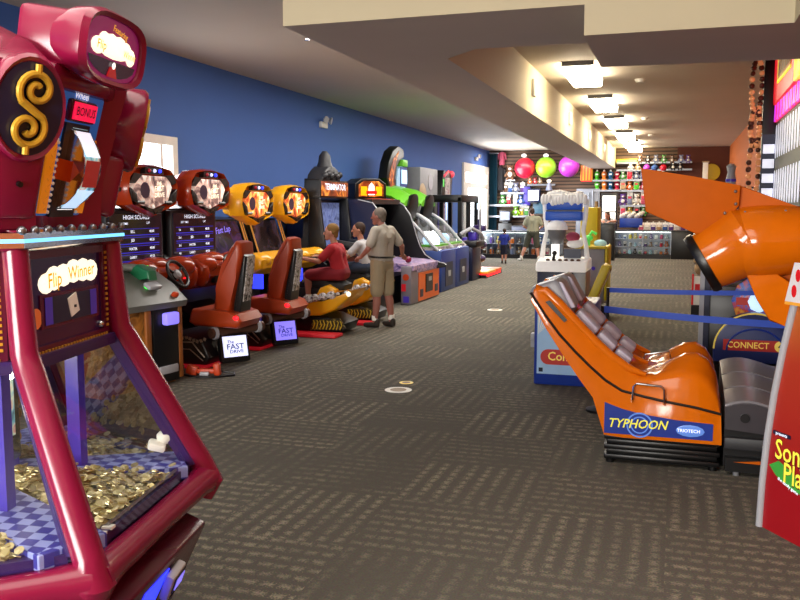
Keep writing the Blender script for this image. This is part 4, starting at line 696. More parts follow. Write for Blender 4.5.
b.m('typ_lblue').lathe([(.075, 0), (.085, 0), (.085, .002), (.075, .002)], (-.19, -.007, .285), (0, -1, 0), 28, False).lathe([(.05, 0), (.058, 0), (.058, .002), (.05, .002)], (-.19, -.007, .285), (0, -1, 0), 24, False).sph((.13, -.006, .27), (.09, .002, .04), 18, 6)
b.m('lemon_text').txt('TYPHOON', .085, (-.2, -.011, .29), (1, 0, .02), (0, 0, 1), .92, .25).m('text_white').txt('TRIOTECH', .03, (.12, -.011, .27), (1, 0, 0))
b.build('side_decal', t, 'blue decal with yellow lettering')
# engine cowl, fin and strut of the ride's screen tower
b = B('typ_orange'); a0, a1 = V((.19, .3, 1.36)), V((.86, .3, 1.76)); ax = (a1 - a0).normalized()
b.lathe([(.17, 0), (.196, 0), (.2, .02), (.212, .1), (.226, .235), (.232, .245), (.232, .262), (.24, .3), (.2, .36)], a0, ax, 36); b.lathe([(.2, -.06), (.236, .0), (.24, .1), (.235, .22), (.215, .36), (.17, .5), (.1, .6), (.03, .64)], a0 + ax * .27, (1, 0, .06), 36); cw = b.build('engine_cowl', t, 'glossy orange engine cowl')
b = B('black'); b.lathe([(.15, .02), (.18, -.03), (.2, -.045), (.213, -.02), (.213, .012), (.18, .02)], a0, ax, 36); b.build('intake_ring', cw, 'black intake ring')
for i in range(3): B('grey').sph((.42 + i * .12, .18, 1.695 + .004 * i), .01, 8, 5).build('rivet', cw)
b = B('typ_orange_flat'); b.prism([(-.24, 1.99), (.1, 1.93), (.39, 1.87), (.385, 1.74), (.33, 1.66), (.21, 1.55), (.12, 1.555), (-.2, 1.70)], 'y', .22, .26, .006); fn = b.build('fin', t, 'broad flat orange fin')
for x, z in ((.36, 1.83), (.365, 1.75), (.3, 1.69)): B('steel').sph((x, .218, z), .011, 8, 5).build('rivet', fn, 'steel rivet')
b = B('typ_orange_flat'); b.prism([(.39, 1.87), (.8, 1.71), (1.2, 1.5), (1.2, 1.3), (.6, 1.5), (.385, 1.7)], 'y', .26, .29, .006); b.build('rear_fin', t, 'darker orange rear fin')
b = B('typ_orange'); b.prism([(.44, 1.3), (.6, 1.32), (.92, 1.1), (.92, .8), (.76, .94), (.6, .99), (.52, 1.12)], 'y', .2, .26, .01).m('red_orange').m('typ_orange_flat').prism([(.46, 1.5), (1.3, 1.66), (1.3, .7), (.8, .9), (.58, 1.18)], 'y', .31, .9, .02); b.build('strut', t, 'orange strut and tower side')
b = B('char'); b.box(1.05, 1.5, .25, .95, 0, 1.45, .03); b.build('screen_tower', t, 'dark tower behind the strut')
# stepped footrest of the ride
FR = [(.34 + .05 * i) for i in range(15)]
wz = lambda x, y: .43 + .15 * y + .045 * math.sin((x - .34) * 9 + .6) + .09 * (x - .34)
b = B('tread')
for y0, y1 in ((.03, .29), (.31, .59), (.61, .92)):
    b.loft([[(x, y0, wz(x, y0)), (x, (y0 + y1) / 2, wz(x, y0) + .03), (x, y1, wz(x, y1)), (x, y1, .33), (x, y0, .33)] for x in FR])
tr = b.build('footrest', t, 'wavy grey footrest')
b = B('tread_dark'); b.prism([(.34, .30)] + [(x, wz(x, 0) - .012) for x in FR] + [(1.04, .36), (.8, .33), (.6, .28)], 'y', .0, .03); b.build('side_plate', tr, 'grey side plate')
b = B('black'); b.lathe([(.03, 0), (.03, .01)], (.46, 0, .38), (0, -1, 0), 14); b.build('bolt_hole', tr); b = B('black'); b.lathe([(.03, 0), (.03, .01)], (.63, 0, .37), (0, -1, 0), 14); b.build('bolt_hole', tr)
b = B('black'); b.box(.34, 1.04, .03, .9, .05, .33).box(.35, 1.04, -.03, .03, .03, .12).m('char').box(.34, 1.04, -.02, .03, .17, .25, .01).m('typ_orange_flat').prism([(.4, .095), (.62, .12), (.62, .09)], 'y', -.035, -.03).m('grey').cyl((.42, .0, 0), (.42, 0, .05), .02); b.build('step_base', t, 'black stepped base')
# ------------------------------------------------------------------ red foreground machine at right edge
d = V((.545, -.838, 0)); nrm = V((.838, .545, 0)); P0 = V((.49, 4.86, 0))
t = thing('arcade_cabinet', 'red and amber cabinet at the right edge with silver trim and yellow lettering', 'arcade machine', P0, math.atan2(d.y, d.x)); # local x along face, local y into the body
off = lambda z: .012 * z + .112 * z * z
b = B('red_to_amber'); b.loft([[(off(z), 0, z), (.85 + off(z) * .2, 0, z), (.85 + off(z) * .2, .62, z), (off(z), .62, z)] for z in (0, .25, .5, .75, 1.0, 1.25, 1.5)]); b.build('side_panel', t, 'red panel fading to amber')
b = B('lgrey'); b.tube([(off(z) - .005, -.004, z) for z in (0, .25, .5, .75, 1.0, 1.25, 1.5)], .02, 10); b.build('edge_trim', t, 'silver edge trim')
b = B('leaf'); b.loft([[(.05, -.004, .36), (.12, -.004, .40), (.24, -.004, .36), (.3, -.004, .27), (.2, -.004, .28), (.1, -.004, .32)], [(.05, -.002, .36), (.12, -.002, .40), (.24, -.002, .36), (.3, -.002, .27), (.2, -.002, .28), (.1, -.002, .32)]])
b.m('navy').box(.07, .2, -.005, -.003, .535, .555).m('magenta_dark')
b.txt('Song', .165, (.215, -.006, .455), (1, 0, 0), (0, 0, 1), .8).txt('Play', .165, (.26, -.006, .345), (1, 0, 0), (0, 0, 1), .8).m('lemon_text').txt('Song', .15, (.215, -.008, .458), (1, 0, 0), (0, 0, 1), .84).txt('Play', .15, (.26, -.008, .348), (1, 0, 0), (0, 0, 1), .84).m('text_white').txt('presents', .025, (.135, -.007, .545), (1, 0, 0)).txt('the family game', .025, (.2, -.007, .29), (1, 0, -.25), (.2, 0, 1))
b.build('logo', t, 'yellow lettering on a green leaf shape')
o = B('card').prism([(-.11, 0), (.2, 0), (.25, .25), (-.04, .25)], 'y', -.045, -.035).m('poppy').prism([(p + .03 + .022 * math.cos(q), z + .04 * math.sin(q)) for p, z in ((-.06, .07),) for q in [i * PI / 6 for i in range(12)]], 'y', -.048, -.045).prism([(-.0 + .022 * math.cos(q), .17 + .04 * math.sin(q)) for q in [i * PI / 6 for i in range(12)]], 'y', -.048, -.045).m('amber').prism([(-.112, -.02), (.2, -.02), (.2, 0), (-.108, 0)], 'y', -.046, -.034).build('card_sign')
o.scale = (.8, .8, .8); o.location = P0 + d * .235 + V((0, 0, 1.25)); o.rotation_euler = (0, 0, math.atan2(d.y, d.x)); tag(o, 'white card with red ovals fixed to the red cabinet edge', 'sign')
# ------------------------------------------------------------------ lit key machine against right wall
t = thing('light_key_machine', 'tall lit machine with red top sign and rows of white bars at right wall', 'arcade machine', (1.08, 8.55, 0))
b = B('black'); b.box(.02, .62, 0, 2.4, 0, 2.93, .01).box(.02, .62, .1, 2.4, 2.93, 3.5, .01).box(-.16, .02, 2.4, 2.5, 0, 3.5, .01); b.build('cabinet', t)
b = B('sign_red'); b.prism([(.3, 2.92), (2.3, 2.90), (2.36, 3.0), (2.34, 3.42), (2.2, 3.5), (.3, 3.5)], 'x', -.06, .1, .02); sg = b.build('top_sign', t, 'red lit top sign')
b = B('amber'); b.box(-.068, -.06, .75, 1.9, 3.1, 3.36).m('lemon_sign').box(-.07, -.055, .75, 1.9, 3.35, 3.37).box(-.07, -.055, .75, 1.9, 3.1, 3.13).box(-.07, -.055, 1.87, 1.9, 3.1, 3.37).m('yellow_d')
for i in range(6): b.box(-.07, -.067, .82 + i * .18, .94 + i * .18, 3.17, 3.31)
b.build('sign_panel', sg, 'yellow bordered panel')
b = B('lemon_sign'); b.box(-.07, .1, .0, .45, 2.92, 3.2, .01); b.build('sign_end', sg, 'bright yellow end panel')
b = B('hot_pink'); b.box(-.03, .02, .1, 2.4, 2.72, 2.9)
for i in range(16): b.m('neon_violet' if i % 2 else 'hot_pink').prism([(.12 + i * .14, 2.73), (.22 + i * .14, 2.72), (.2 + i * .14, 2.9), (.14 + i * .14, 2.9)], 'x', -.045, -.03)
b.build('pink_band', t, 'pink and violet lit band')
b = B('key_back'); b.box(-.01, .02, .05, 2.4, .7, 2.72); b.build('key_board', t)
for r, (z0, z1) in enumerate(((2.3, 2.68), (1.78, 2.16), (1.3, 1.66), (.85, 1.2))):
    for k in range(11):
        b = B('key_white'); y = .2 + k * .212; b.prism([(y - .03, z0), (y + .03, z0), (y + .058, z0 + .07), (y + .058, z1 - .05), (y + .03, z1), (y - .03, z1), (y - .058, z1 - .05), (y - .058, z0 + .07)], 'x', -.013, -.0105); b.build('key', t)
b = B('navy'); b.box(-.16, -.0, 2.36, 2.4, .6, 2.58); st_ = b.build('corner_strip', t, 'dark strip with white lit squares')
for i in range(9): B('key_white').box(-.145, -.02, 2.35, 2.36, 2.36 - i * .17, 2.465 - i * .17, .003).build('lit_square', st_)
t = thing('garland', 'copper tinsel garland hanging in long loops beside lit machine', 'garland', (.845, 10.98, 3.46))
b = B('copper'); rnd = random.Random(5)
for (z0, z1, w) in ((.0, -.62, .055), (-.58, -1.0, .05), (-.94, -1.62, .055)):
    for i in range(26):
        a = 2 * PI * i / 26; c = V((w * math.cos(a), 0, (z0 + z1) / 2 + (z0 - z1) / 2 * math.sin(a)))
        b.m('copper' if rnd.random() < .6 else 'copper_d').sph(c, (.034, .03, .036), 7, 5, (rnd.random() * 3, rnd.random() * 3, 0))
b.build('tinsel', t, 'crinkled copper tinsel'); b = B('black'); b.tube([(0, 0, 0), (.04, 0, .03), (.12, 0, .03)], .008); b.build('hook', t)
# ------------------------------------------------------------------ basket game behind the ride, belts, rack
t = thing('basket_game', 'low blue game cabinet with pale lettered panel behind the orange seats', 'arcade machine', (-.3, 8.25, 0))
b = B('c4_blue'); b.box(-.99, -.42, 0, .8, 0, .8, .015); f = b.build('left_cabinet', t, 'blue cabinet end')
b = B('c4_pale'); b.box(-.96, -.44, -.008, 0, .11, .78); b.m('paper')
for i in range(5): b.prism([(-.95, .5), (-.95 + .06 * i, .77), (-.92 + .06 * i, .77)], 'y', -.010, -.008)
b.m('c4_red'); b.prism(arc((-.85, .28), .075, PI / 2, 1.5 * PI, 10) + arc((-.52, .28), .075, -PI / 2, PI / 2, 10), 'y', -.012, -.008).m('c4_yellow').txt('Connect', .12, (-.655, -.015, .285), (1, 0, 0), (0, 0, 1), .95).m('navy').box(-.94, -.9, -.01, -.008, .13, .17); b.build('side_panel', f, 'pale blue panel with lettered red pill')
b = B('lgrey'); b.box(-1.03, -.99, .02, .1, .42, .5, .01).box(-1.03, -.99, .04, .08, .36, .42); b.build('latch', f, 'grey latch')
t = thing('arched_game', 'dark game with blue arched front panel and starburst beyond the belts', 'arcade machine', (-.3, 8.25, 0))
b = B('black'); b.box(.55, 1.3, .2, .9, 0, 1.0, .01).m('lgrey').box(.53, .57, .17, .22, 0, 1.15).m('navy').box(.57, .62, .16, .2, 0, 1.1); b.build('rear_cabinet', t, 'black rear cabinet')
b = B('art_burst'); b.lathe([(.24, 0), (.22, .01)], (1.05, .19, .87), (0, -1, 0), 10).m('c4_red').box(.85, 1.25, .17, .18, .83, .9).m('screen_cyan').lathe([(.09, 0), (.1, .01), (.05, .012)], (1.05, .175, .865), (0, -1, 0), 8); b.build('burst_panel', t, 'colourful starburst panel')
ar = [(.66, .33)] + [(1.0 + .34 * math.cos(a), .45 + .33 * math.sin(a)) for a in [PI - i * PI / 18 for i in range(19)]] + [(1.34, .33)]
b = B('c4_dim'); b.prism(ar, 'y', -.06, .1, .01); ap = b.build('arch_panel', t, 'dark blue arched panel')
b = B('c4_yellow'); b.tube([(x, -.065, z) for x, z in ar[1:-1]], .008, 6); b.m('c4_blue').tube([(1.01 + .24 * math.cos(a), -.063, .44 + .2 * math.sin(a)) for a in [PI - i * PI / 14 for i in range(15)]], .01, 6).m('c4_red').box(.74, 1.27, -.066, -.06, .44, .54).m('c4_yellow').txt('CONNECT', .08, (.95, -.07, .49), (1, 0, 0), (0, 0, 1), .9).lathe([(.05, 0), (.05, .004)], (1.22, -.066, .49), (0, -1, 0), 16).m('navy').txt('4', .08, (1.22, -.072, .49)); b.build('lettering', ap, 'yellow lettering on red band')
b = B('black'); b.box(.66, 1.32, -.04, .2, 0, .3); b.build('plinth', t)
b = B('paper')
for i in range(5): b.box(1.2 + i * .03, 1.215 + i * .03, .14, .17, .6, .85)
b.build('striped_panel', t)
for nm, z, zz, th, Y, lab in (('nearer', .85, .77, .055, 7.3, 'nearer lower blue barrier belt between ride and basket game'), ('farther', .965, .985, .042, 7.88, 'farther upper blue barrier belt between ride and basket game')):
    t = thing('barrier', lab, 'barrier', (0, Y, 0), 0, 'blue belt barriers')
    b = B('belt_blue'); b.loft([[(x, y, z + (zz - z) * k / 8 - .012 * math.sin(PI * k / 8) + dz) for y, dz in ((-.002, th), (.002, th), (.002, 0), (-.002, 0))] for k, x in enumerate([-.56 + 1.52 * k / 8 for k in range(9)])]); b.build('belt', t, 'blue webbing belt')
    for x, zt in ((-.57, z), (.97, zz)): B('black').cyl((x, 0, 0), (x, 0, zt + th), .014).lathe([(.12, 0), (.12, .02), (.04, .04)], (x, 0, 0)).build('post', t, 'black post')
t = thing('prize_rack', 'small red and white prize rack with toy on top beyond belts', 'rack', (.37, 14.6, 0))
b = B('black'); b.box(-.1, .1, -.1, .1, 0, .16); b.m('paper').box(-.09, .09, -.02, .02, .16, .62).m('poppy').box(-.1, -.07, -.03, .03, .16, .66).box(.07, .1, -.03, .03, .16, .66).box(-.05, .05, -.03, -.02, .4, .5); b.build('frame', t)
b = B('plush_tan'); b.sph((0, 0, .75), (.07, .06, .1), 10, 6).sph((-.03, 0, .88), .06, 10, 6).m('plush_white').sph((.08, 0, .8), .05, 8, 5); b.build('toy', t)
t = thing('banner_cabinet', 'dark cabinet topped with white banner showing blue writing near orange wall', 'arcade machine', (1.05, 13.1, 0))
b = B('char'); b.box(-.35, .6, 0, .7, 0, 1.85, .02); b.build('cabinet', t); b = B('paper'); b.box(-.32, .3, -.06, .02, 1.86, 2.0).m('navy').box(-.34, .32, -.07, .03, 2.0, 2.025).m('blue_base').txt('Prizes', .1, (-.12, -.065, 1.925), (1, 0, 0), (0, 0, 1), 1.1, .3).lathe([(.035, 0), (.045, 0), (.045, .003), (.035, .003)], (.2, -.062, 1.93), (0, -1, 0), 14, False); b.build('banner', t, 'white banner with blue writing')
o = B('lgrey').lathe([(.06, 0), (.07, .1), (.05, .22), (.07, .3), (.03, .34)], n=14).m('violet').lathe([(.072, .08), (.072, .12)], n=14, cap=False).build('trophy'); o.location = (.73, 13.3, 2.025); tag(o, 'silver trophy cup standing on the banner cabinet', 'trophy')
# ------------------------------------------------------------------ white snow themed machine and mustard machines
t = thing('snow_game', 'white snow-topped game with blue sign and white dome in hall centre', 'arcade machine', (-1.51, 12.0, 0))
b = B('dark_blue'); b.box(-.34, .16, .0, .6, 0, .84, .01).m('typ_grey').box(.16, .34, .0, .6, 0, .84, .02).m('screen_grey').box(-.2, -.06, -.006, 0, .6, .76).box(.02, .1, -.006, 0, .5, .78).m('grey').lathe([(.04, 0), (.04, .01)], (-.02, 0, .7), (0, -1, 0), 10); b.build('cabinet', t, 'dark blue cabinet front')
b = B('ice_white'); b.prism([(-.08, .84), (.6, .84), (.6, 1.02), (.2, 1.02), (-.02, .98)], 'x', -.36, .36, .04); dk = b.build('snow_deck', t, 'white snow deck')
b = B('iron_brown')
for i in range(6): b.sph((-.2 + i * .085, .04, 1.0), (.03, .03, .02), 8, 5)
b.m('black').tube([(-.12, .0, 1.0), (-.1, -.02, 1.08)], .02).sph((-.1, -.02, 1.1), .035, 8, 5); b.build('control_knobs', dk, 'dark knobs')
for s in (-1, 1): b = B('ice_white'); b.tube([(s * .32, .3, 1.0), (s * .30, .3, 1.2), (s * .255, .3, 1.4), (s * .28, .3, 1.6), (s * .3, .3, 1.85)], [.04, .03, .03, .035, .03], 8); b.build('snow_arch', t, 'white curved post')
b = B('ice_white'); b.box(-.30, .29, .12, .45, 1.84, 1.92, .03); rnd = random.Random(8)
for i in range(14): b.sph((-.29 + i * .044, .13, 1.86 - rnd.random() * .05), (.04, .05, .05 + rnd.random() * .03), 8, 6)
for i in range(8): b.sph((-.2 + i * .055, .3, 1.93 + .02 * math.sin(i * .9)), (.07, .12, .035), 8, 6)
b.build('snow_top', t, 'white snow cap')
b = B('ice_blue'); b.box(-.25, .24, .14, .34, 1.70, 1.86, .02).prism([(.12, 1.55), (.12, 1.68), (.34, 1.68), (.34, 1.55)], 'x', -.26, .25, .02); b.m('dark_blue').box(-.25, .24, .13, .3, 1.675, 1.70); b.build('blue_sign', t, 'bright blue sign')
b = B('ice_white'); b.lathe([(.15, 0), (.148, .04), (.12, .1), (.07, .135), (.01, .145)], (-.1, .2, 1.42), n=24).m('grey').lathe([(.13, -.0), (.11, -.12), (.06, -.2)], (-.1, .2, 1.42), n=18); b.build('dome', t, 'white dome')
b = B('white_lit'); b.box(-.16, -.05, .08, .12, 1.04, 1.22).m('plush_pink').sph((.12, .25, 1.32), (.1, .08, .07), 12, 8).m('ice_white').sph((.15, .25, 1.22), (.12, .1, .06), 12, 8).m('navy').box(.0, .24, .2, .3, 1.02, 1.15); b.build('play_scene', t, 'lit play scene')
t = thing('mustard_cabinet', 'tall mustard yellow cabinet standing behind the snow game', 'arcade machine', (-1.38, 14.6, 0))
b = B('mustard'); b.box(-.16, .13, 0, .6, 0, 1.74, .03); b.build('cabinet', t); b = B('oat'); b.cyl((-.08, .2, 1.74), (-.08, .2, 1.82), .03).cyl((.08, .2, 1.74), (.08, .2, 1.84), .03); b.build('top_peg', t)
t = thing('hammer_game', 'grey game with mustard yellow rim and lime toy right of snow game', 'arcade machine', (-1.2, 13.4, 0))
b = B('mustard_g'); b.box(-.3, .17, 0, .6, 0, 1.12, .03); b.m('mustard').prism([(-.02, .3), (.62, .3), (.62, 1.16), (-.02, 1.12)], 'x', .17, .22, .03).box(-.3, .2, -.02, .62, 1.10, 1.14, .01).m('violet').lathe([(.03, 0), (.03, .005)], (0, 0, .8), (0, -1, 0), 12); b.build('cabinet', t)
b = B('lime'); b.tube([(-.1, .2, 1.14), (-.1, .2, 1.28), (-.05, .2, 1.36), (.02, .2, 1.32)], .025).sph((-.1, .2, 1.26), (.07, .05, .05), 8, 5).m('pale_teal').sph((.08, .2, 1.18), (.1, .08, .06), 10, 6).m('ice_white').sph((-.24, .2, 1.2), .07, 10, 6); b.build('toy_display', t, 'lime and pale toy display')
b = B('pink'); b.box(-.3, -.08, -.3, 0, .52, .56, .01); b.m('mustard_g').box(-.25, -.1, -.3, 0, 0, .52); b.build('pink_shelf', t, 'pink lit shelf')
t = thing('slanted_board', 'mustard yellow board leaning steeply behind the grey headrests', 'arcade machine', (-1.26, 11.5, 0))
b = B('mustard', Euler((0, math.radians(22), 0)).to_matrix().to_4x4()); b.box(-.05, .06, 0, .5, .36, 1.04, .02); b.m('yellow_d').box(.06, .075, .05, .45, .4, 1.0); b.build('board', t); b = B('char'); b.box(-.1, .4, .05, .45, 0, .42, .02); b.build('stand', t)

# ------------------------------------------------------------------ prize counters at the far end
ORD = ['first', 'second', 'third', 'fourth', 'fifth', 'sixth', 'seventh', 'eighth', 'ninth', 'tenth', 'eleventh', 'twelfth']
def case(name, lab, x0, x1, y0, y1, zb, zt, shelves, ndiv):
    t = thing(name, lab, 'display counter', ((x0 + x1) / 2, y0, 0)); w = (x1 - x0) / 2; d = y1 - y0
    B('case_dark').box(-w, w, 0, d, 0, zb).build('base', t, 'dark base')
    b = B('steel')
    for i in range(ndiv + 1):
        x = -w + 2 * w * i / ndiv; b.box(x - .015, x + .015, 0, .03, zb, zt)
    b.box(-w, w, 0, .03, zt - .03, zt + .02).box(-w, w, 0, d, zt, zt + .02).box(-w, w, d - .03, d, zb, zt); b.build('frame', t, 'metal frame and top')
    b = B('case_light'); b.box(-w, w, .06, .12, zt - .05, zt - .02); b.build('light_tube', t, 'bright white light tube'); b = B('lgrey')
    for z in shelves: b.box(-w, w, .08, d - .04, z - .012, z)
    b.build('shelf', t); B('glass').box(-w + .015, w - .015, .01, .016, zb, zt - .03).build('glass_front', t)
    return t
case('glass_counter', 'long glass display counter in front of the hanging balls', -6.9, -3.72, 29.3, 29.95, .13, .93, (.13, .5), 4)
case('glass_counter', 'shorter glass display counter beside black podium under prize wall', -2.02, -.16, 30.5, 31.15, .14, .95, (.14, .4, .67), 2)
t = thing('black_counter', 'plain black counter section right of the shorter glass counter', 'counter', (.35, 30.4, 0)); B('black').box(-.5, .62, 0, .7, 0, .93, .01).build('body', t); B('char').box(-.5, .62, -.03, .7, .93, .97, .01).build('top', t)
t = thing('black_podium', 'tall black podium the person is leaning over', 'podium', (-2.16, 29.0, 0)); B('black').box(-.26, .22, 0, .45, 0, 1.2, .01).build('body', t); B('char').box(-.28, .24, -.02, .47, 1.2, 1.24, .01).build('top', t)
PC = ['plush_brown', 'plush_tan', 'plush_pink', 'plush_blue', 'plush_green', 'plush_black', 'plush_white', 'plush_purple', 'plush_orange', 'prize_red', 'bot_orange', 'screen_grey', 'mustard', 'pale_teal']
CN = {'plush_brown': 'brown', 'plush_tan': 'tan', 'plush_pink': 'pink', 'plush_blue': 'blue', 'plush_green': 'green', 'plush_black': 'black', 'plush_white': 'white', 'plush_purple': 'purple', 'plush_orange': 'orange', 'prize_red': 'red', 'bot_orange': 'bright orange', 'screen_grey': 'slate grey', 'mustard': 'mustard', 'pale_teal': 'pale teal', 'prize_green': 'lime', 'prize_violet': 'violet', 'mirror': 'silver', 'lgrey': 'silver grey', 'bot_green': 'green', 'bot_blue': 'blue', 'bot_red': 'red'}
def plush(c, s, x, y, z, lab, grp=None, c2='plush_white'):
    t = thing('plush_toy', lab, 'plush toy', (x, y, z), 0, grp)
    b = B(c); b.sph((0, 0, s * .4), (s * .28, s * .24, s * .36), 10, 6).sph((0, -s * .05, s * .85), (s * .24, s * .22, s * .23), 10, 6)
    for k in (-1, 1): b.sph((k * s * .2, 0, s * 1.04), s * .09, 8, 5).cap((k * s * .2, -.02, s * .55), (k * s * .36, -s * .1, s * .3), s * .09).cap((k * s * .14, -s * .05, s * .15), (k * s * .2, -s * .25, s * .06), s * .1)
    b.m(c2).sph((0, -s * .24, s * .8), (s * .12, s * .08, s * .09), 8, 5).sph((0, -s * .18, s * .4), (s * .17, s * .1, s * .2), 8, 5); b.build('body', t); return t
def pack(c, w, h, d, x, y, z, lab, grp=None, c2='paper', hook=False):
    t = thing('toy_package', lab, 'toy package', (x, y, z), 0, grp)
    B('paper' if c != 'paper' else 'pale_teal').box(-w / 2, w / 2, 0, .02, 0, h).box(-w * .12, w * .12, 0, .02, h, h * 1.12).build('card', t); B('steel').tube([(0, -.03, h * 1.06), (0, .12 if hook else .03, h * 1.06)], .01, 6).build('hook', t); b = B(c); b.box(-w * .4, w * .4, -d, 0, h * .08, h * .72, .01); b.m(c2).box(-w * .3, w * .3, -d - .004, -d, h * .5, h * .66); b.build('blister', t); return t
def jar(c, r, h, x, y, z, lab, grp=None):
    t = thing('toy_jar', lab, 'toy jar', (x, y, z), 0, grp)
    B(c).lathe([(r * .9, 0), (r, h * .1), (r, h * .65), (r * .6, h * .8)], n=12).build('jar', t); B('paper').lathe([(r * .62, h * .8), (r * .62, h), (r * .3, h * 1.02)], n=12).build('lid', t); return t
rnd = random.Random(21)
def fill(x0, x1, n, y, z, hmax, where, grp):
    for i in range(n):
        x = x0 + (x1 - x0) * (i + .5) / n; c = rnd.choice(PC); k = i % 3; h = hmax * rnd.uniform(.6, .95); w = (x1 - x0) / n; pos = '%s from left on %s' % (ORD[i], where)
        if k == 0: plush(c, h * .85, x, y, z, '%s plush toy, %s' % (CN[c], pos), grp)
        elif k == 1: pack(c, w * .6, h * .85, .06, x, y, z, '%s toy package, %s' % (CN[c], pos), grp)
        else: jar(c, w * .3, h * .9, x, y, z, '%s toy jar, %s' % (CN[c], pos), grp)
fill(-6.8, -3.85, 12, 29.62, .5, .34, 'upper shelf of the long glass counter', 'prizes in the long glass counter')
fill(-6.8, -3.85, 12, 29.6, .13, .32, 'lower shelf of the long glass counter', 'prizes in the long glass counter')
for z, nm in ((.67, 'top'), (.4, 'middle'), (.14, 'bottom')): fill(-1.96, -.22, 10, 30.85, z, .22, '%s shelf of the shorter glass counter' % nm, 'prizes in the shorter glass counter')
# wall of prizes
YW = 32.62
def shelf(px0, px1, py, lab):
    a, c = at(px0, py, YW), at(px1, py, YW); t = thing('wall_shelf', lab, 'shelf', ((a.x + c.x) / 2, BY, a.z)); w = (c.x - a.x) / 2
    B('slat').box(-w, w, -.4, 0, -.03, 0).build('board', t); B('steel').box(-w, w, -.41, -.4, -.035, .03).build('front_lip', t); return t
for px, py, m, nm in ((525, 168, 'prize_red', 'red'), (546, 167.3, 'prize_green', 'lime green'), (569, 166.5, 'prize_violet', 'violet')):
    c = at(px, py, 32.3); r = .388
    t = thing('big_ball', 'large glossy %s ball high on the back wall' % nm, 'ball', (c.x, 32.3, c.z), 0, 'large balls on the back wall')
    B(m).sph((0, 0, 0), r, 28, 16).build('ball', t); B('lgrey').cyl((0, .1, r * .9), (0, .45, r * .9), .015).lathe([(.06, 0), (.06, .02)], (0, .1, r * .98)).build('holder', t)
for px, nm in ((524, 'red'), (546, 'lime green')):
    c = at(px, 155.5, 32.4); t = thing('spot_lamp', 'small white spot lamp above the %s ball' % nm, 'lamp', (c.x, 32.4, c.z)); B('white_lit').sph((0, 0, 0), (.1, .08, .07), 10, 6).build('bulb', t); B('lgrey').cyl((0, 0, .03), (0, .4, .06), .02).build('arm', t)
a, c = at(489.5, 206, 32.5), at(497.5, 154, 32.5)
t = thing('curtain', 'dark teal curtain hanging in the far left corner', 'curtain', (0, 0, 0)); b = B('teal'); N = 20
b.loft([[(a.x + (c.x - a.x) * k / N, 32.45 + .07 * math.sin(k * 1.6), z) for k in range(N + 1)] + [(a.x + (c.x - a.x) * k / N, 32.49 + .07 * math.sin(k * 1.6), z) for k in range(N, -1, -1)] for z in (.9, 2.3, c.z)]); b.build('cloth', t); B('steel').cyl((a.x - .02, 32.45, c.z + .03), (c.x + .05, 32.45, c.z + .03), .03).build('rod', t)
def costume(px, py, w, h, m, lab, arms=True):
    c = at(px, py, YW); t = thing('costume', lab, 'costume', (c.x, YW, c.z)); b = B(m); b.loft([[(x * w * k, y * .08, z) for x, y in ((-.5, 0), (-.3, -1), (.3, -1), (.5, 0), (.3, .6), (-.3, .6))] for k, z in ((.9, -h / 2), (.8, -h * .1), (.75, h * .2), (1.0, h * .4), (.35, h * .5))])
    if arms:
        for s in (-1, 1): b.cap((s * w * .45, 0, h * .38), (s * w * .62, -.02, -h * .05), w * .12, w * .1)
    b.build('cloth', t); B('steel').tube([(-w * .3, 0, h * .44), (0, 0, h * .54), (0, .03, h * .6)], .012).build('hanger', t)
costume(502, 158.5, .26, .5, 'plush_pink', 'pink shirt on hanger beside the teal curtain'); costume(500.5, 178.5, .34, .9, 'plush_black', 'black costume on hanger under the pink shirt')
c = at(511, 180, YW); plush('plush_brown', .52, c.x, YW - .12, c.z, 'brown monkey plush sitting left of the red ball')
shelf(507, 516, 180.3, 'small shelf under the brown monkey plush')
# shelves of small wall toys, left of the television
k = 0
for py, ns, wd in ((205, 'upper left', ((486, 'plush_brown'), (490, 'plush_tan'), (494, 'plush_pink'), (503, 'plush_green'), (508, 'prize_red'), (515, 'plush_white'), (521, 'plush_blue'), (525, 'plush_purple'))), (193, 'high left', ((505, 'plush_brown'), (510, 'plush_blue'), (516, 'screen_grey'), (522, 'plush_purple'))), (216, 'low left', ((493, 'plush_brown'), (516, 'prize_green'), (521, 'mustard'), (526, 'plush_green')))):
    shelf(min(q[0] for q in wd) - 3, max(q[0] for q in wd) + 3, py + .3, 'thin wall shelf under the %s row of wall prizes' % ns)
    for i, (px, m) in enumerate(wd):
        c = at(px, py, YW); kk = (i + k) % 3; lab = '%s %%s in the %s row of wall prizes, %s from left' % (CN[m], ns, ORD[i])
        if kk == 0: plush(m, .36, c.x, YW, c.z, lab % 'plush toy', 'small prizes left of the television')
        else: pack(m, .19, .4, .08, c.x, YW + .1, c.z, lab % 'toy package', 'small prizes left of the television', 'paper', True)
    k += 1
for i, (px, m) in enumerate(((530, 'plush_orange'), (535, 'prize_red'), (540, 'plush_tan'))):
    c = at(px, 184, YW); plush(m, .22, c.x, YW, c.z, '%s small plush toy on the shelf above the television, %s from left' % (CN[m], ORD[i]), 'small plush above the television')
shelf(528, 556, 185, 'narrow shelf above the television')
def boxdev(px, py, Y, w, h, d, body, scr, name, lab, cat, foot=True):
    c = at(px, py, Y); t = thing(name, lab, cat, (c.x, Y, c.z - h / 2)); b = B(body); b.box(-w / 2, w / 2, 0, d, 0, h, .02); b.build('case', t); b = B(scr); b.box(-w * .4, w * .4, -.012, 0, h * .14, h * .88); b.build('screen', t)
    if foot: B('char').box(-w * .25, w * .25, .05, d - .02, -.06, 0).build('foot', t)
    return t
boxdev(533.5, 195.5, 32.35, .48, .5, .3, 'navy', 'lcd_white', 'television', 'small television with bright white screen under the balls', 'television')
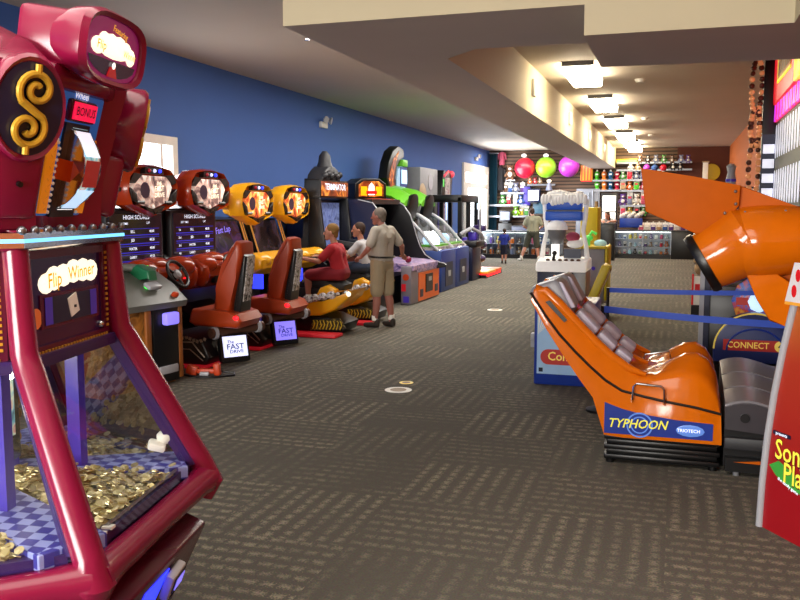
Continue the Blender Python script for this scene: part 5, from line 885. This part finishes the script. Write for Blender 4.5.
t = thing('violet_panel', 'violet lit panel left of the bright television', 'sign', at(527.5, 196, 32.6)); B('tv_violet').box(-.16, .1, 0, .06, -.35, .35, .02).build('panel', t); B('navy').box(-.18, .12, .06, .1, -.38, .38).build('back', t)  # panel emission also stands in for the violet glow beside the television
boxdev(505, 216, 32.2, .44, .42, .3, 'black', 'screen_grey', 'monitor', 'old black monitor with grey screen above the long glass counter', 'monitor')
t = thing('stand', 'black stand carrying the old grey monitor', 'stand', (at(505, 216, 32.2).x, 32.2, .0)); B('black').box(-.26, .26, 0, .35, 0, 1.16, .02).build('cabinet', t); B('char').box(-.2, .2, -.01, 0, .1, .9).build('door', t)
t = thing('back_cabinet', 'dark blue back cabinet behind the long glass counter', 'cabinet', (-5.2, 32.0, 0)); B('dark_blue').box(-.73, 1.0, 0, .7, 0, 1.05, .01).build('body', t); B('char').box(-.73, 1.02, -.02, .7, 1.05, 1.08).build('top', t)
t = thing('teal_board', 'plain dull teal board behind the standing man', 'board', at(545, 207, 32.5)); B('teal').box(-.45, .3, 0, .08, -.25, .22, .02).build('board', t); B('steel').box(-.47, .32, .08, .1, -.27, .24).build('frame', t)
c = at(549, 189, 32.4); t = thing('cone_lamp', 'small grey cone with warm glowing top on shelf', 'lamp', (c.x, 32.4, c.z)); B('screen_grey').lathe([(.13, -.05), (.06, .2), (.05, .24)], n=14).build('cone', t); B('white_glow').sph((0, 0, .3), (.09, .08, .06), 10, 6).build('bulb', t)
c = at(586.5, 173, 32.5); t = thing('popcorn_box', 'yellow and red striped box high on the back wall', 'box', (c.x, 32.5, c.z)); b = B('amber'); b.box(-.22, .22, 0, .25, -.28, .28, .01); b.m('c4_red')
for i in range(4): b.box(-.19 + i * .11, -.15 + i * .11, -.005, 0, -.27, .27)
b.build('carton', t); B('poppy').box(-.2, .2, .02, .22, -.32, -.28).build('base', t)
# coloured sipper bottles
for i, (px, m) in enumerate(((597, 'bot_green'), (604, 'bot_orange'), (610.5, 'bot_blue'), (617, 'bot_red'))):
    for j, py in enumerate((180.5, 190.5)):
        c = at(px, py, YW); t = thing('novelty_bottle', 'tall %s novelty bottle on back wall, %s row of pairs' % (CN[m], ('upper', 'lower')[j]), 'bottle', (c.x, YW, c.z), 0, 'coloured bottles on the wall')
        B(m).lathe([(.09, 0), (.095, .05), (.06, .11), (.095, .2), (.095, .27), (.05, .33)], n=14).build('bottle', t); B('paper').lathe([(.035, .33), (.035, .38), (.012, .40)], n=10).m('paper').box(-.05, .05, -.1, -.09, .2, .25).build('cap', t)
for k, py in enumerate((180.8, 190.8)): shelf(593, 621, py, 'narrow wall shelf under the %s coloured bottles' % ('upper', 'lower')[k])
for r, (py, hh, ms) in enumerate(((180, .4, ('plush_green', 'prize_red', 'screen_grey', 'plush_blue')), (190.5, .4, ('plush_tan', 'plush_orange', 'bot_green', 'plush_pink')), (205.5, .5, ('plush_purple', 'screen_grey', 'plush_white', 'plush_pink')), (216, .4, ('plush_pink', 'mustard', 'plush_black', 'plush_green')))):
    nm = ('topmost', 'second', 'third', 'lowest')[r]; r < 3 and shelf(620, 646, py + .4, 'narrow shelf under the %s toy row right of bottles' % nm)
    for i, m in enumerate(ms):
        c = at(623 + i * 6.8, py, YW)
        if (i + r) % 2: pack(m, .2, hh, .1, c.x, YW - .1, c.z, '%s toy package in the %s toy row right of bottles' % (CN[m], nm), 'toys right of the bottles', 'prize_red')
        else: plush(m, hh * .8, c.x, YW - .1, c.z, '%s plush toy in the %s toy row right of bottles' % (CN[m], nm), 'toys right of the bottles')
shelf(617, 692, 170.6, 'long high shelf of the prize wall'); shelf(617, 692, 163.4, 'topmost long shelf of the prize wall')
for i, (px, m) in enumerate(((631, 'plush_white'), (638, 'plush_tan'))): c = at(px, 170.4, YW); plush(m, .26, c.x, YW - .2, c.z, '%s plush toy on the long high shelf, left of the balls' % CN[m])
for px, m, nm in ((647, 'prize_violet', 'pink-violet'), (655, 'plush_blue', 'blue'), (663.5, 'prize_red', 'red')):
    c = at(px, 167.6, YW); t = thing('shelf_ball', 'small %s ball on the long high shelf' % nm, 'ball', (c.x, YW - .2, c.z - .02), 0, 'small balls on the high shelf'); B(m).sph((0, 0, 0), .125, 16, 10).build('ball', t); B('paper').lathe([(.05, -.13), (.07, -.11)], n=12, cap=False).build('ring', t)
for i, px in enumerate((673, 680)): c = at(px, 170.4, YW); plush('plush_black', .28, c.x, YW - .2, c.z, 'black and white plush on the long high shelf, %s one' % ('left', 'right')[i])
c = at(628, 161, YW); t = thing('long_box', 'long yellow-green box on the topmost shelf', 'box', (c.x, YW - .2, c.z - .08)); B('mustard').box(-.42, .42, 0, .2, 0, .15, .01).build('carton', t); B('lime').box(-.38, .38, -.004, 0, .04, .1).build('label_strip', t)
for i, (px, m) in enumerate(((640, 'plush_brown'), (648, 'plush_black'), (656, 'screen_grey'), (664, 'plush_green'), (672, 'plush_brown'), (681, 'screen_grey'), (688, 'plush_purple'))):
    c = at(px, 163.2, YW); plush(m, .26, c.x, YW - .2, c.z, '%s plush toy on the topmost shelf, %s after the long box' % (CN[m], ORD[i]))
c = at(631, 227.5, 32.3); t = thing('toy_bin', 'blue bin of pale toys on the back wall shelf', 'bin', (c.x, 32.2, c.z)); B('bin_blue').box(-.4, .4, 0, .36, 0, .34, .02).build('bin', t); b = B('plush_white')
for i in range(9): b.sph((-.34 + i * .085, .15, .4 + .05 * (i % 3)), .09, 8, 5)
o = b.build('toy_heap', t); o['kind'] = 'stuff'
for i, (px, m) in enumerate(((641, 'plush_pink'), (647, 'plush_white'), (653, 'plush_purple'), (659, 'plush_tan'), (665, 'plush_blue'), (671, 'plush_purple'), (677, 'plush_white'), (683, 'plush_purple'), (689, 'plush_blue'))):
    c = at(px, 230.8, 32.3); pack(m, .2, .3, .1, c.x, 32.3, c.z, '%s boxed toy in the row behind the counter, %s from left' % (CN[m], ORD[i]), 'boxed toys behind the counter')
t = thing('back_ledge', 'dark ledge holding the boxed toys behind right counter', 'ledge', (-.55, 32.0, 0)); z = at(660, 231, 32.3).z; B('dark_blue').box(-1.15, 1.2, 0, .75, 0, z - .03).build('cabinet', t); B('slat').box(-1.17, 1.22, -.03, .75, z - .03, z).build('top', t)
t = thing('light_board', 'black framed kiosk with two bright white panels behind the podium', 'kiosk', (at(609.5, 200, 31.6).x, 31.6, 0)); B('case_dark').box(-.3, .28, 0, .3, 0, 2.28, .02).build('frame', t)
for z0, z1 in ((1.62, 2.18), (1.0, 1.58)):
    b = B('white_lit'); b.box(-.24, .22, -.012, 0, z0, z1); b.m('plush_purple'); b.tube([(-.12, -.015, z0 + .4), (-.06, -.015, z0 + .48), (-.02, -.015, z0 + .38), (-.08, -.015, z0 + .3)], .01, 6).tube([(.06, -.015, z0 + .45), (.12, -.015, z0 + .3), (.16, -.015, z0 + .46)], .01, 6); b.build('panel', t, 'bright white panel')
t = thing('grey_partition', 'slate grey partition behind the mustard cabinet', 'partition', (at(590, 200, 32.4).x, 32.4, 0)); B('slate_grey').box(-.5, .35, 0, .12, 0, 2.45, .01).build('panel', t); B('steel').cyl((.1, -.06, 1.4), (.1, -.06, 2.4), .02).cyl((-.05, -.06, 1.3), (-.05, -.06, 2.3), .02).build('rail', t)  # partition panel is one plain slate grey
c = at(705, 181, 32.5); t = thing('cream_post', 'narrow cream post before the red-brown wall', 'post', (c.x, 32.5, 0)); B('paper').box(-.09, .09, 0, .12, 0, 3.35, .01).build('post', t); B('oat').box(-.12, .12, -.02, .14, 3.35, 3.4).build('cap', t)
c = at(711.5, 172, 32.5); t = thing('yellow_disc', 'round mustard disc sign right of the cream post', 'sign', (c.x, 32.68, c.z)); B('mustard').lathe([(.3, 0), (.3, .05), (.26, .06)], (0, .05, 0), (0, -1, 0), 24).build('disc', t); B('steel').cyl((0, .05, 0), (0, .12, 0), .03).build('bracket', t)

# ------------------------------------------------------------------ people
def hand(b, w, d, side, curl=.35, s=1.0):
    w, d = V(w), V(d).normalized(); up = V((0, 0, 1)); n = d.cross(up)
    n = n.normalized() if n.length > .2 else V((0, 1, 0)); p = d.cross(n).normalized()   # n across, p palm normal
    if p.z > 0: p = -p
    sp = V((0, 0, 0)) + (n if n.dot(V((1, 0, 0))) > 0 else -n)
    pc = w + d * .05 * s
    b.cap(w, pc + n * .02 * s, .024 * s, .02 * s); b.cap(w, pc - n * .02 * s, .024 * s, .02 * s)
    for i, (o, L) in enumerate(((.033, .062), (.012, .07), (-.011, .066), (-.032, .052))):
        q = w + d * .075 * s + n * o * s; m_ = q + (d * .7 + p * curl).normalized() * L * .55 * s; e = m_ + (d * .45 + p * (curl + .5)).normalized() * L * .5 * s
        b.cap(q - d * .02 * s, q, .0105 * s); b.cap(q, m_, .0105 * s, .0098 * s, 8); b.cap(m_, e, .0098 * s, .0085 * s, 8)
    q = w + d * .02 * s + sp * .03 * s; m_ = q + (d * .6 + sp * .55 + p * .2).normalized() * .035 * s; b.cap(q, m_, .013 * s, .011 * s, 8); b.cap(m_, m_ + (d * .8 + sp * .1 + p * .3).normalized() * .03 * s, .011 * s, .009 * s, 8)
def person(lab, loc, rz, J, cl, s=1.0, belly=0.0, slim=1.0):
    t = thing('person', lab, 'person', loc, rz); g = {k: V(v) for k, v in J.items()}
    P, Sc, H = g['pelvis'], g['chest'], g['head']; up = (Sc - P).normalized(); fw = V((1, 0, 0)); fw = (fw - up * fw.dot(up)).normalized(); lt = up.cross(fw)
    hw, sw = .085 * s * slim, .165 * s * slim
    hip = {k: P + lt * (hw * q) for k, q in (('L', 1), ('R', -1))}; sh = {k: Sc + lt * (sw * q) for k, q in (('L', 1), ('R', -1))}
    hd = V(J.get('look', (1, 0, 0))).normalized(); hl = V((0, 0, 1)).cross(hd).normalized(); hu = hd.cross(hl)
    b = B(cl['skin'])
    def torso(b, e):
        for q in (-1, 1):
            b.cap(P + lt * q * hw * .75, P.lerp(Sc, .5) + lt * q * .07 * s * slim, (.105 + e) * s * slim, (.098 + e) * s * slim); b.cap(P.lerp(Sc, .5) + lt * q * .07 * s * slim, P.lerp(Sc, .84) + lt * q * .085 * s * slim, (.098 + e) * s * slim, (.105 + e) * s * slim)
        b.cap(sh['L'], sh['R'], (.068 + e) * s, (.068 + e) * s); b.cap(P.lerp(Sc, .8), Sc + up * .04 * s, (.11 + e) * s * slim, (.06 + e) * s)
        if belly: b.sph(P.lerp(Sc, .3) + fw * .06 * s, (.12 * s + belly + e, .15 * s + e, .17 * s), 14, 8)
    torso(b, -.008)
    b.cap(Sc + up * .02 * s, H - hu * .04 * s - hd * .015 * s, .055 * s, .05 * s)
    R = Matrix((hd, hl, hu)).transposed().to_euler()
    b.sph(H + hu * .015 * s, (.098 * s, .078 * s, .105 * s), 16, 10, R); b.cap(H + hd * .035 * s - hu * .06 * s, H + hd * .06 * s - hu * .085 * s, .052 * s, .035 * s)
    b.cap(H + hd * .092 * s + hu * .01 * s, H + hd * .112 * s - hu * .022 * s, .011 * s, .015 * s, 8)
    for q in (-1, 1): b.sph(H + hl * q * .08 * s - hu * .005 * s - hd * .01 * s, (.022 * s, .014 * s, .034 * s), 8, 6, R)
    b.cap(H + hd * .083 * s - hu * .05 * s + hl * .02 * s, H + hd * .083 * s - hu * .05 * s - hl * .02 * s, .012 * s, None, 8)
    for k in 'LR':
        b.cap(hip[k], g['kn' + k], .088 * s * slim, .058 * s * slim); b.cap(g['kn' + k], g['kn' + k].lerp(g['an' + k], .35) - V((.012 * s, 0, 0)), .055 * s * slim, .056 * s * slim); b.cap(g['kn' + k].lerp(g['an' + k], .35) - V((.012 * s, 0, 0)), g['an' + k], .056 * s * slim, .036 * s)
        b.cap(sh[k], g['el' + k], .052 * s * slim, .04 * s); b.cap(g['el' + k], g['wr' + k], .041 * s, .027 * s); hand(b, g['wr' + k], J.get('hd' + k, g['wr' + k] - g['el' + k]), k, .45, s)
        tv = V(J.get('toe' + k, (1, 0, 0))).normalized(); b.cap(g['an' + k] - V((0, 0, .035 * s)), g['an' + k] + tv * .13 * s - V((0, 0, .05 * s)), .034 * s, .026 * s)
    melt(b, 'body', t, .0088 * max(s, .8), 3)
    b = B(cl['shirt']); torso(b, .01)
    for k in 'LR': b.cap(sh[k], sh[k].lerp(g['el' + k], cl.get('sleeve', .72)), .07 * s * slim, .066 * s * slim)
    b.cap(P.lerp(Sc, .1) + lt * .05 * s, P.lerp(Sc, .1) - lt * .05 * s, .115 * s * slim); melt(b, 'shirt', t, .014, 4)
    b = B(cl['shorts'])
    b.cap(P + lt * hw * .8, P - lt * hw * .8, .122 * s * slim); b.cap(P + up * .05 * s + lt * hw * .7, P + up * .05 * s - lt * hw * .7, .112 * s * slim)
    for k in 'LR': b.cap(hip[k], hip[k].lerp(g['kn' + k], cl.get('hem', .9)), .108 * s * slim, .092 * s * slim)
    melt(b, 'shorts', t, .014, 4)
    if cl.get('belt'):
        b = B(cl['belt']); c = P + up * .10 * s; b.tube([c + lt * (.185 * s * slim * math.cos(a)) + fw * ((.125 * s * slim + belly * .6) * math.sin(a)) for a in [i * PI / 12 for i in range(24)]], .015 * s, 6, True); b.build('belt', t, 'dark belt')
    b = B(cl['hair']); n = 22
    b.sph(H + hu * .045 * s - hd * .022 * s, (.099 * s, .088 * s, .095 * s), n, 10, R); b.cap(H - hd * .05 * s + hu * .02 * s, H - hd * .055 * s - hu * .04 * s, .066 * s, .052 * s)
    for q in (-1, 1): b.cap(H + hl * q * .055 * s + hu * .03 * s - hd * .02 * s, H + hl * q * .065 * s + hu * .0 * s - hd * .045 * s, .035 * s, .028 * s)
    if cl.get('long'): b.cap(H - hd * .07 * s, H - hd * .09 * s - hu * .16 * s, .07 * s, .045 * s)
    melt(b, 'hair', t, .01, 3)
    b = B('eye')
    for q in (-1, 1): b.sph(H + hd * .089 * s + hu * .012 * s + hl * q * .032 * s, .009 * s, 8, 5)
    b.build('eyes', t)
    for k in 'LR':
        tv = V(J.get('toe' + k, (1, 0, 0))).normalized(); an = g['an' + k]; b = B(cl['shoe']); b.cap(an - tv * .03 * s - V((0, 0, .045 * s)), an + tv * .15 * s - V((0, 0, .055 * s)), .045 * s, .035 * s, 12); b.cap(an - tv * .035 * s, an - tv * .03 * s - V((0, 0, .04 * s)), .042 * s, .045 * s)
        o = melt(b, 'shoe', t, .011, 3); b = B('paper' if cl.get('sock', 1) else cl['shoe']); b.cyl(an + V((0, 0, .015 * s)), an + V((0, 0, .085 * s)) + (g['kn' + k] - an).normalized() * 0, .043 * s, .046 * s, 12); b.build('sock', t)
    return t
person('man in beige polo shirt and khaki shorts standing with his back turned', (-4.04, 11.62, 0), math.radians(163),
       dict(pelvis=(0, 0, .93), chest=(-.02, 0, 1.40), head=(.05, 0.01, 1.60), look=(1, .25, 0), knL=(.02, .1, .51), knR=(-.03, -.1, .51), anL=(.05, .11, .09), anR=(-.08, -.12, .09), elL=(.02, .30, 1.15), wrL=(.2, .24, 1.02), elR=(-.12, -.33, 1.17), wrR=(.0, -.52, 1.03), toeL=(1, .2, 0), toeR=(1, -.2, 0), hdL=(1, -.3, -.2), hdR=(.3, -1, -.3)),
       dict(skin='skin_d', shirt='shirt_beige', shorts='khaki', hair='hair_grey', shoe='shoe_dark', belt='black', hem=.95), 1.0, .05, 1.1)
def rider(lab, X, Y, cl, lk, s):
    person(lab, (X, Y, 0), PI, dict(pelvis=(0, 0, .83), chest=(.08, 0, 1.17), head=(.14, 0, 1.39), look=lk, knL=(.44, .17, .80), knR=(.44, -.17, .80), anL=(.40, .2, .46), anR=(.40, -.2, .46), elL=(.22, .27, 1.0), wrL=(.46, .27, 1.04), elR=(.22, -.27, 1.0), wrR=(.46, -.27, 1.04), hdL=(1, 0, .1), hdR=(1, 0, .1)), cl, s)
rider('boy in red shirt and red shorts riding the nearer yellow bike', -4.41, 10.95, dict(skin='skin', shirt='shirt_red', shorts='shorts_red', hair='hair_blond', shoe='shoe_dark', hem=.9), (1, .2, 0), .94)
rider('boy in white shirt and dark shorts riding the farther yellow bike', -4.5, 12.25, dict(skin='skin', shirt='shirt_white', shorts='denim', hair='hair_brown', shoe='shoe_white', hem=.9), (1, .4, 0), .92)
S1 = .64
sc = lambda J, k: {a: tuple(v * k for v in q) if a not in ('look',) and not a.startswith(('toe', 'hd')) else q for a, q in J.items()}
person('child in dark blue shirt and black shorts walking up to the long glass counter', (-5.1, 26.3, 0), PI / 2, sc(dict(pelvis=(0, 0, .9), chest=(0, 0, 1.36), head=(.03, 0, 1.585), look=(1, 0, 0), knL=(.05, .09, .49), knR=(-.04, -.09, .5), anL=(.07, .1, .09), anR=(-.1, -.1, .1), elL=(-.03, .27, 1.1), wrL=(.06, .3, .86), elR=(-.03, -.27, 1.1), wrR=(.04, -.3, .86)), S1), dict(skin='skin', shirt='shirt_blue', shorts='shorts_navy', hair='hair_brown', shoe='shoe_dark', hem=.95, sock=0), S1)
person('man in pale grey shirt and dark shorts standing wide at the long glass counter', (-4.5, 28.1, 0), math.radians(95), dict(pelvis=(0, 0, .92), chest=(.05, .0, 1.40), head=(.12, .05, 1.60), look=(1, .3, -.2), knL=(.02, .22, .5), knR=(0, -.14, .5), anL=(-.08, .36, .09), anR=(0, -.2, .09), elL=(.05, .3, 1.13), wrL=(.24, .2, 1.05), elR=(.05, -.3, 1.13), wrR=(.24, -.2, 1.05), toeL=(.7, .7, 0), toeR=(1, -.2, 0)), dict(skin='skin', shirt='shirt_olive', shorts='shorts_dark', hair='hair_brown', shoe='shoe_white', hem=1.0), 1.0, .03, 1.12)
person('dark-haired person in white and pale green top leaning over black podium', (-2.16, 30.05, 0), math.radians(-95), dict(pelvis=(0, 0, .95), chest=(.28, 0, 1.32), head=(.45, -.04, 1.48), look=(1, -.5, -.3), knL=(.02, .1, .52), knR=(0, -.1, .52), anL=(0, .12, .09), anR=(0, -.12, .09), elL=(.45, .24, 1.29), wrL=(.62, .08, 1.29), elR=(.42, -.28, 1.29), wrR=(.62, -.12, 1.29), hdL=(1, -.4, 0), hdR=(1, .2, 0)), dict(skin='skin', shirt='shirt_white', shorts='shorts_dark', hair='hair_brown', shoe='shoe_dark', hem=.95, long=1), 1.0, 0, .95)

# ------------------------------------------------------------------ light and camera
def lamp(name, loc, rot, e, sx, sy, col):
    l = bpy.data.lights.new(name, 'AREA'); l.shape = 'RECTANGLE'; l.size = sx; l.size_y = sy; l.energy = e; l.color = col
    o = bpy.data.objects.new(name, l); COL.objects.link(o); o.location = loc; o.rotation_euler = rot; return o
lamp('rear_fill_light', (-3.2, RY + .15, 2.0), (math.radians(96), 0, 0), 800, 4.5, 1.8, (1, .96, .9))  # fill lamp added behind the viewer, tilted up to lift beam and ceilings
lamp('front_fill_light', (-1.9, 1.2, CZ - .06), (0, 0, 0), 170, 3.0, 4.0, (1, .93, .82))  # overhead fill added out of view, no fixture, brightens the near hall
lamp('door_daylight', (WX + .25, 30.3, 1.9), (0, math.radians(-90), 0), 330, 2.6, 3.4, (.92, .96, 1))
lamp('left_aisle_fill', (-4.2, 19, CZ - .06), (0, 0, 0), 650, .8, 18, (1, .95, .88))  # long fill lamp without fixture, added to brighten the blue wall side
lamp('counter_light', (-4.2, 30.8, CZ - .1), (0, 0, 0), 260, 4.5, 1.2, (1, .93, .84))
lamp('window_daylight', (WX + .2, 10, 2.0), (0, math.radians(-90), 0), 30, 1.2, 1.5, (.9, .95, 1))
w = bpy.data.worlds.new('world'); S.world = w; w.use_nodes = True; w.node_tree.nodes['Background'].inputs[0].default_value = (.5, .5, .52, 1); w.node_tree.nodes['Background'].inputs[1].default_value = .6
cam = bpy.data.cameras.new('camera'); cam.sensor_width = 36; cam.lens = FOC / 800 * 36; cam.clip_end = 200; cam.clip_start = .05
co = bpy.data.objects.new('camera', cam); COL.objects.link(co); co.location = (0, 0, EYE); co.rotation_euler = (PI / 2 - PITCH, 0, YAW); S.camera = co
S.view_settings.view_transform = 'Standard'; S.view_settings.look = 'None'; S.view_settings.exposure = 0.0
try: S.cycles.use_denoising = True; S.cycles.max_bounces = 8; S.cycles.transparent_max_bounces = 16; S.cycles.sample_clamp_indirect = 6
except Exception: pass
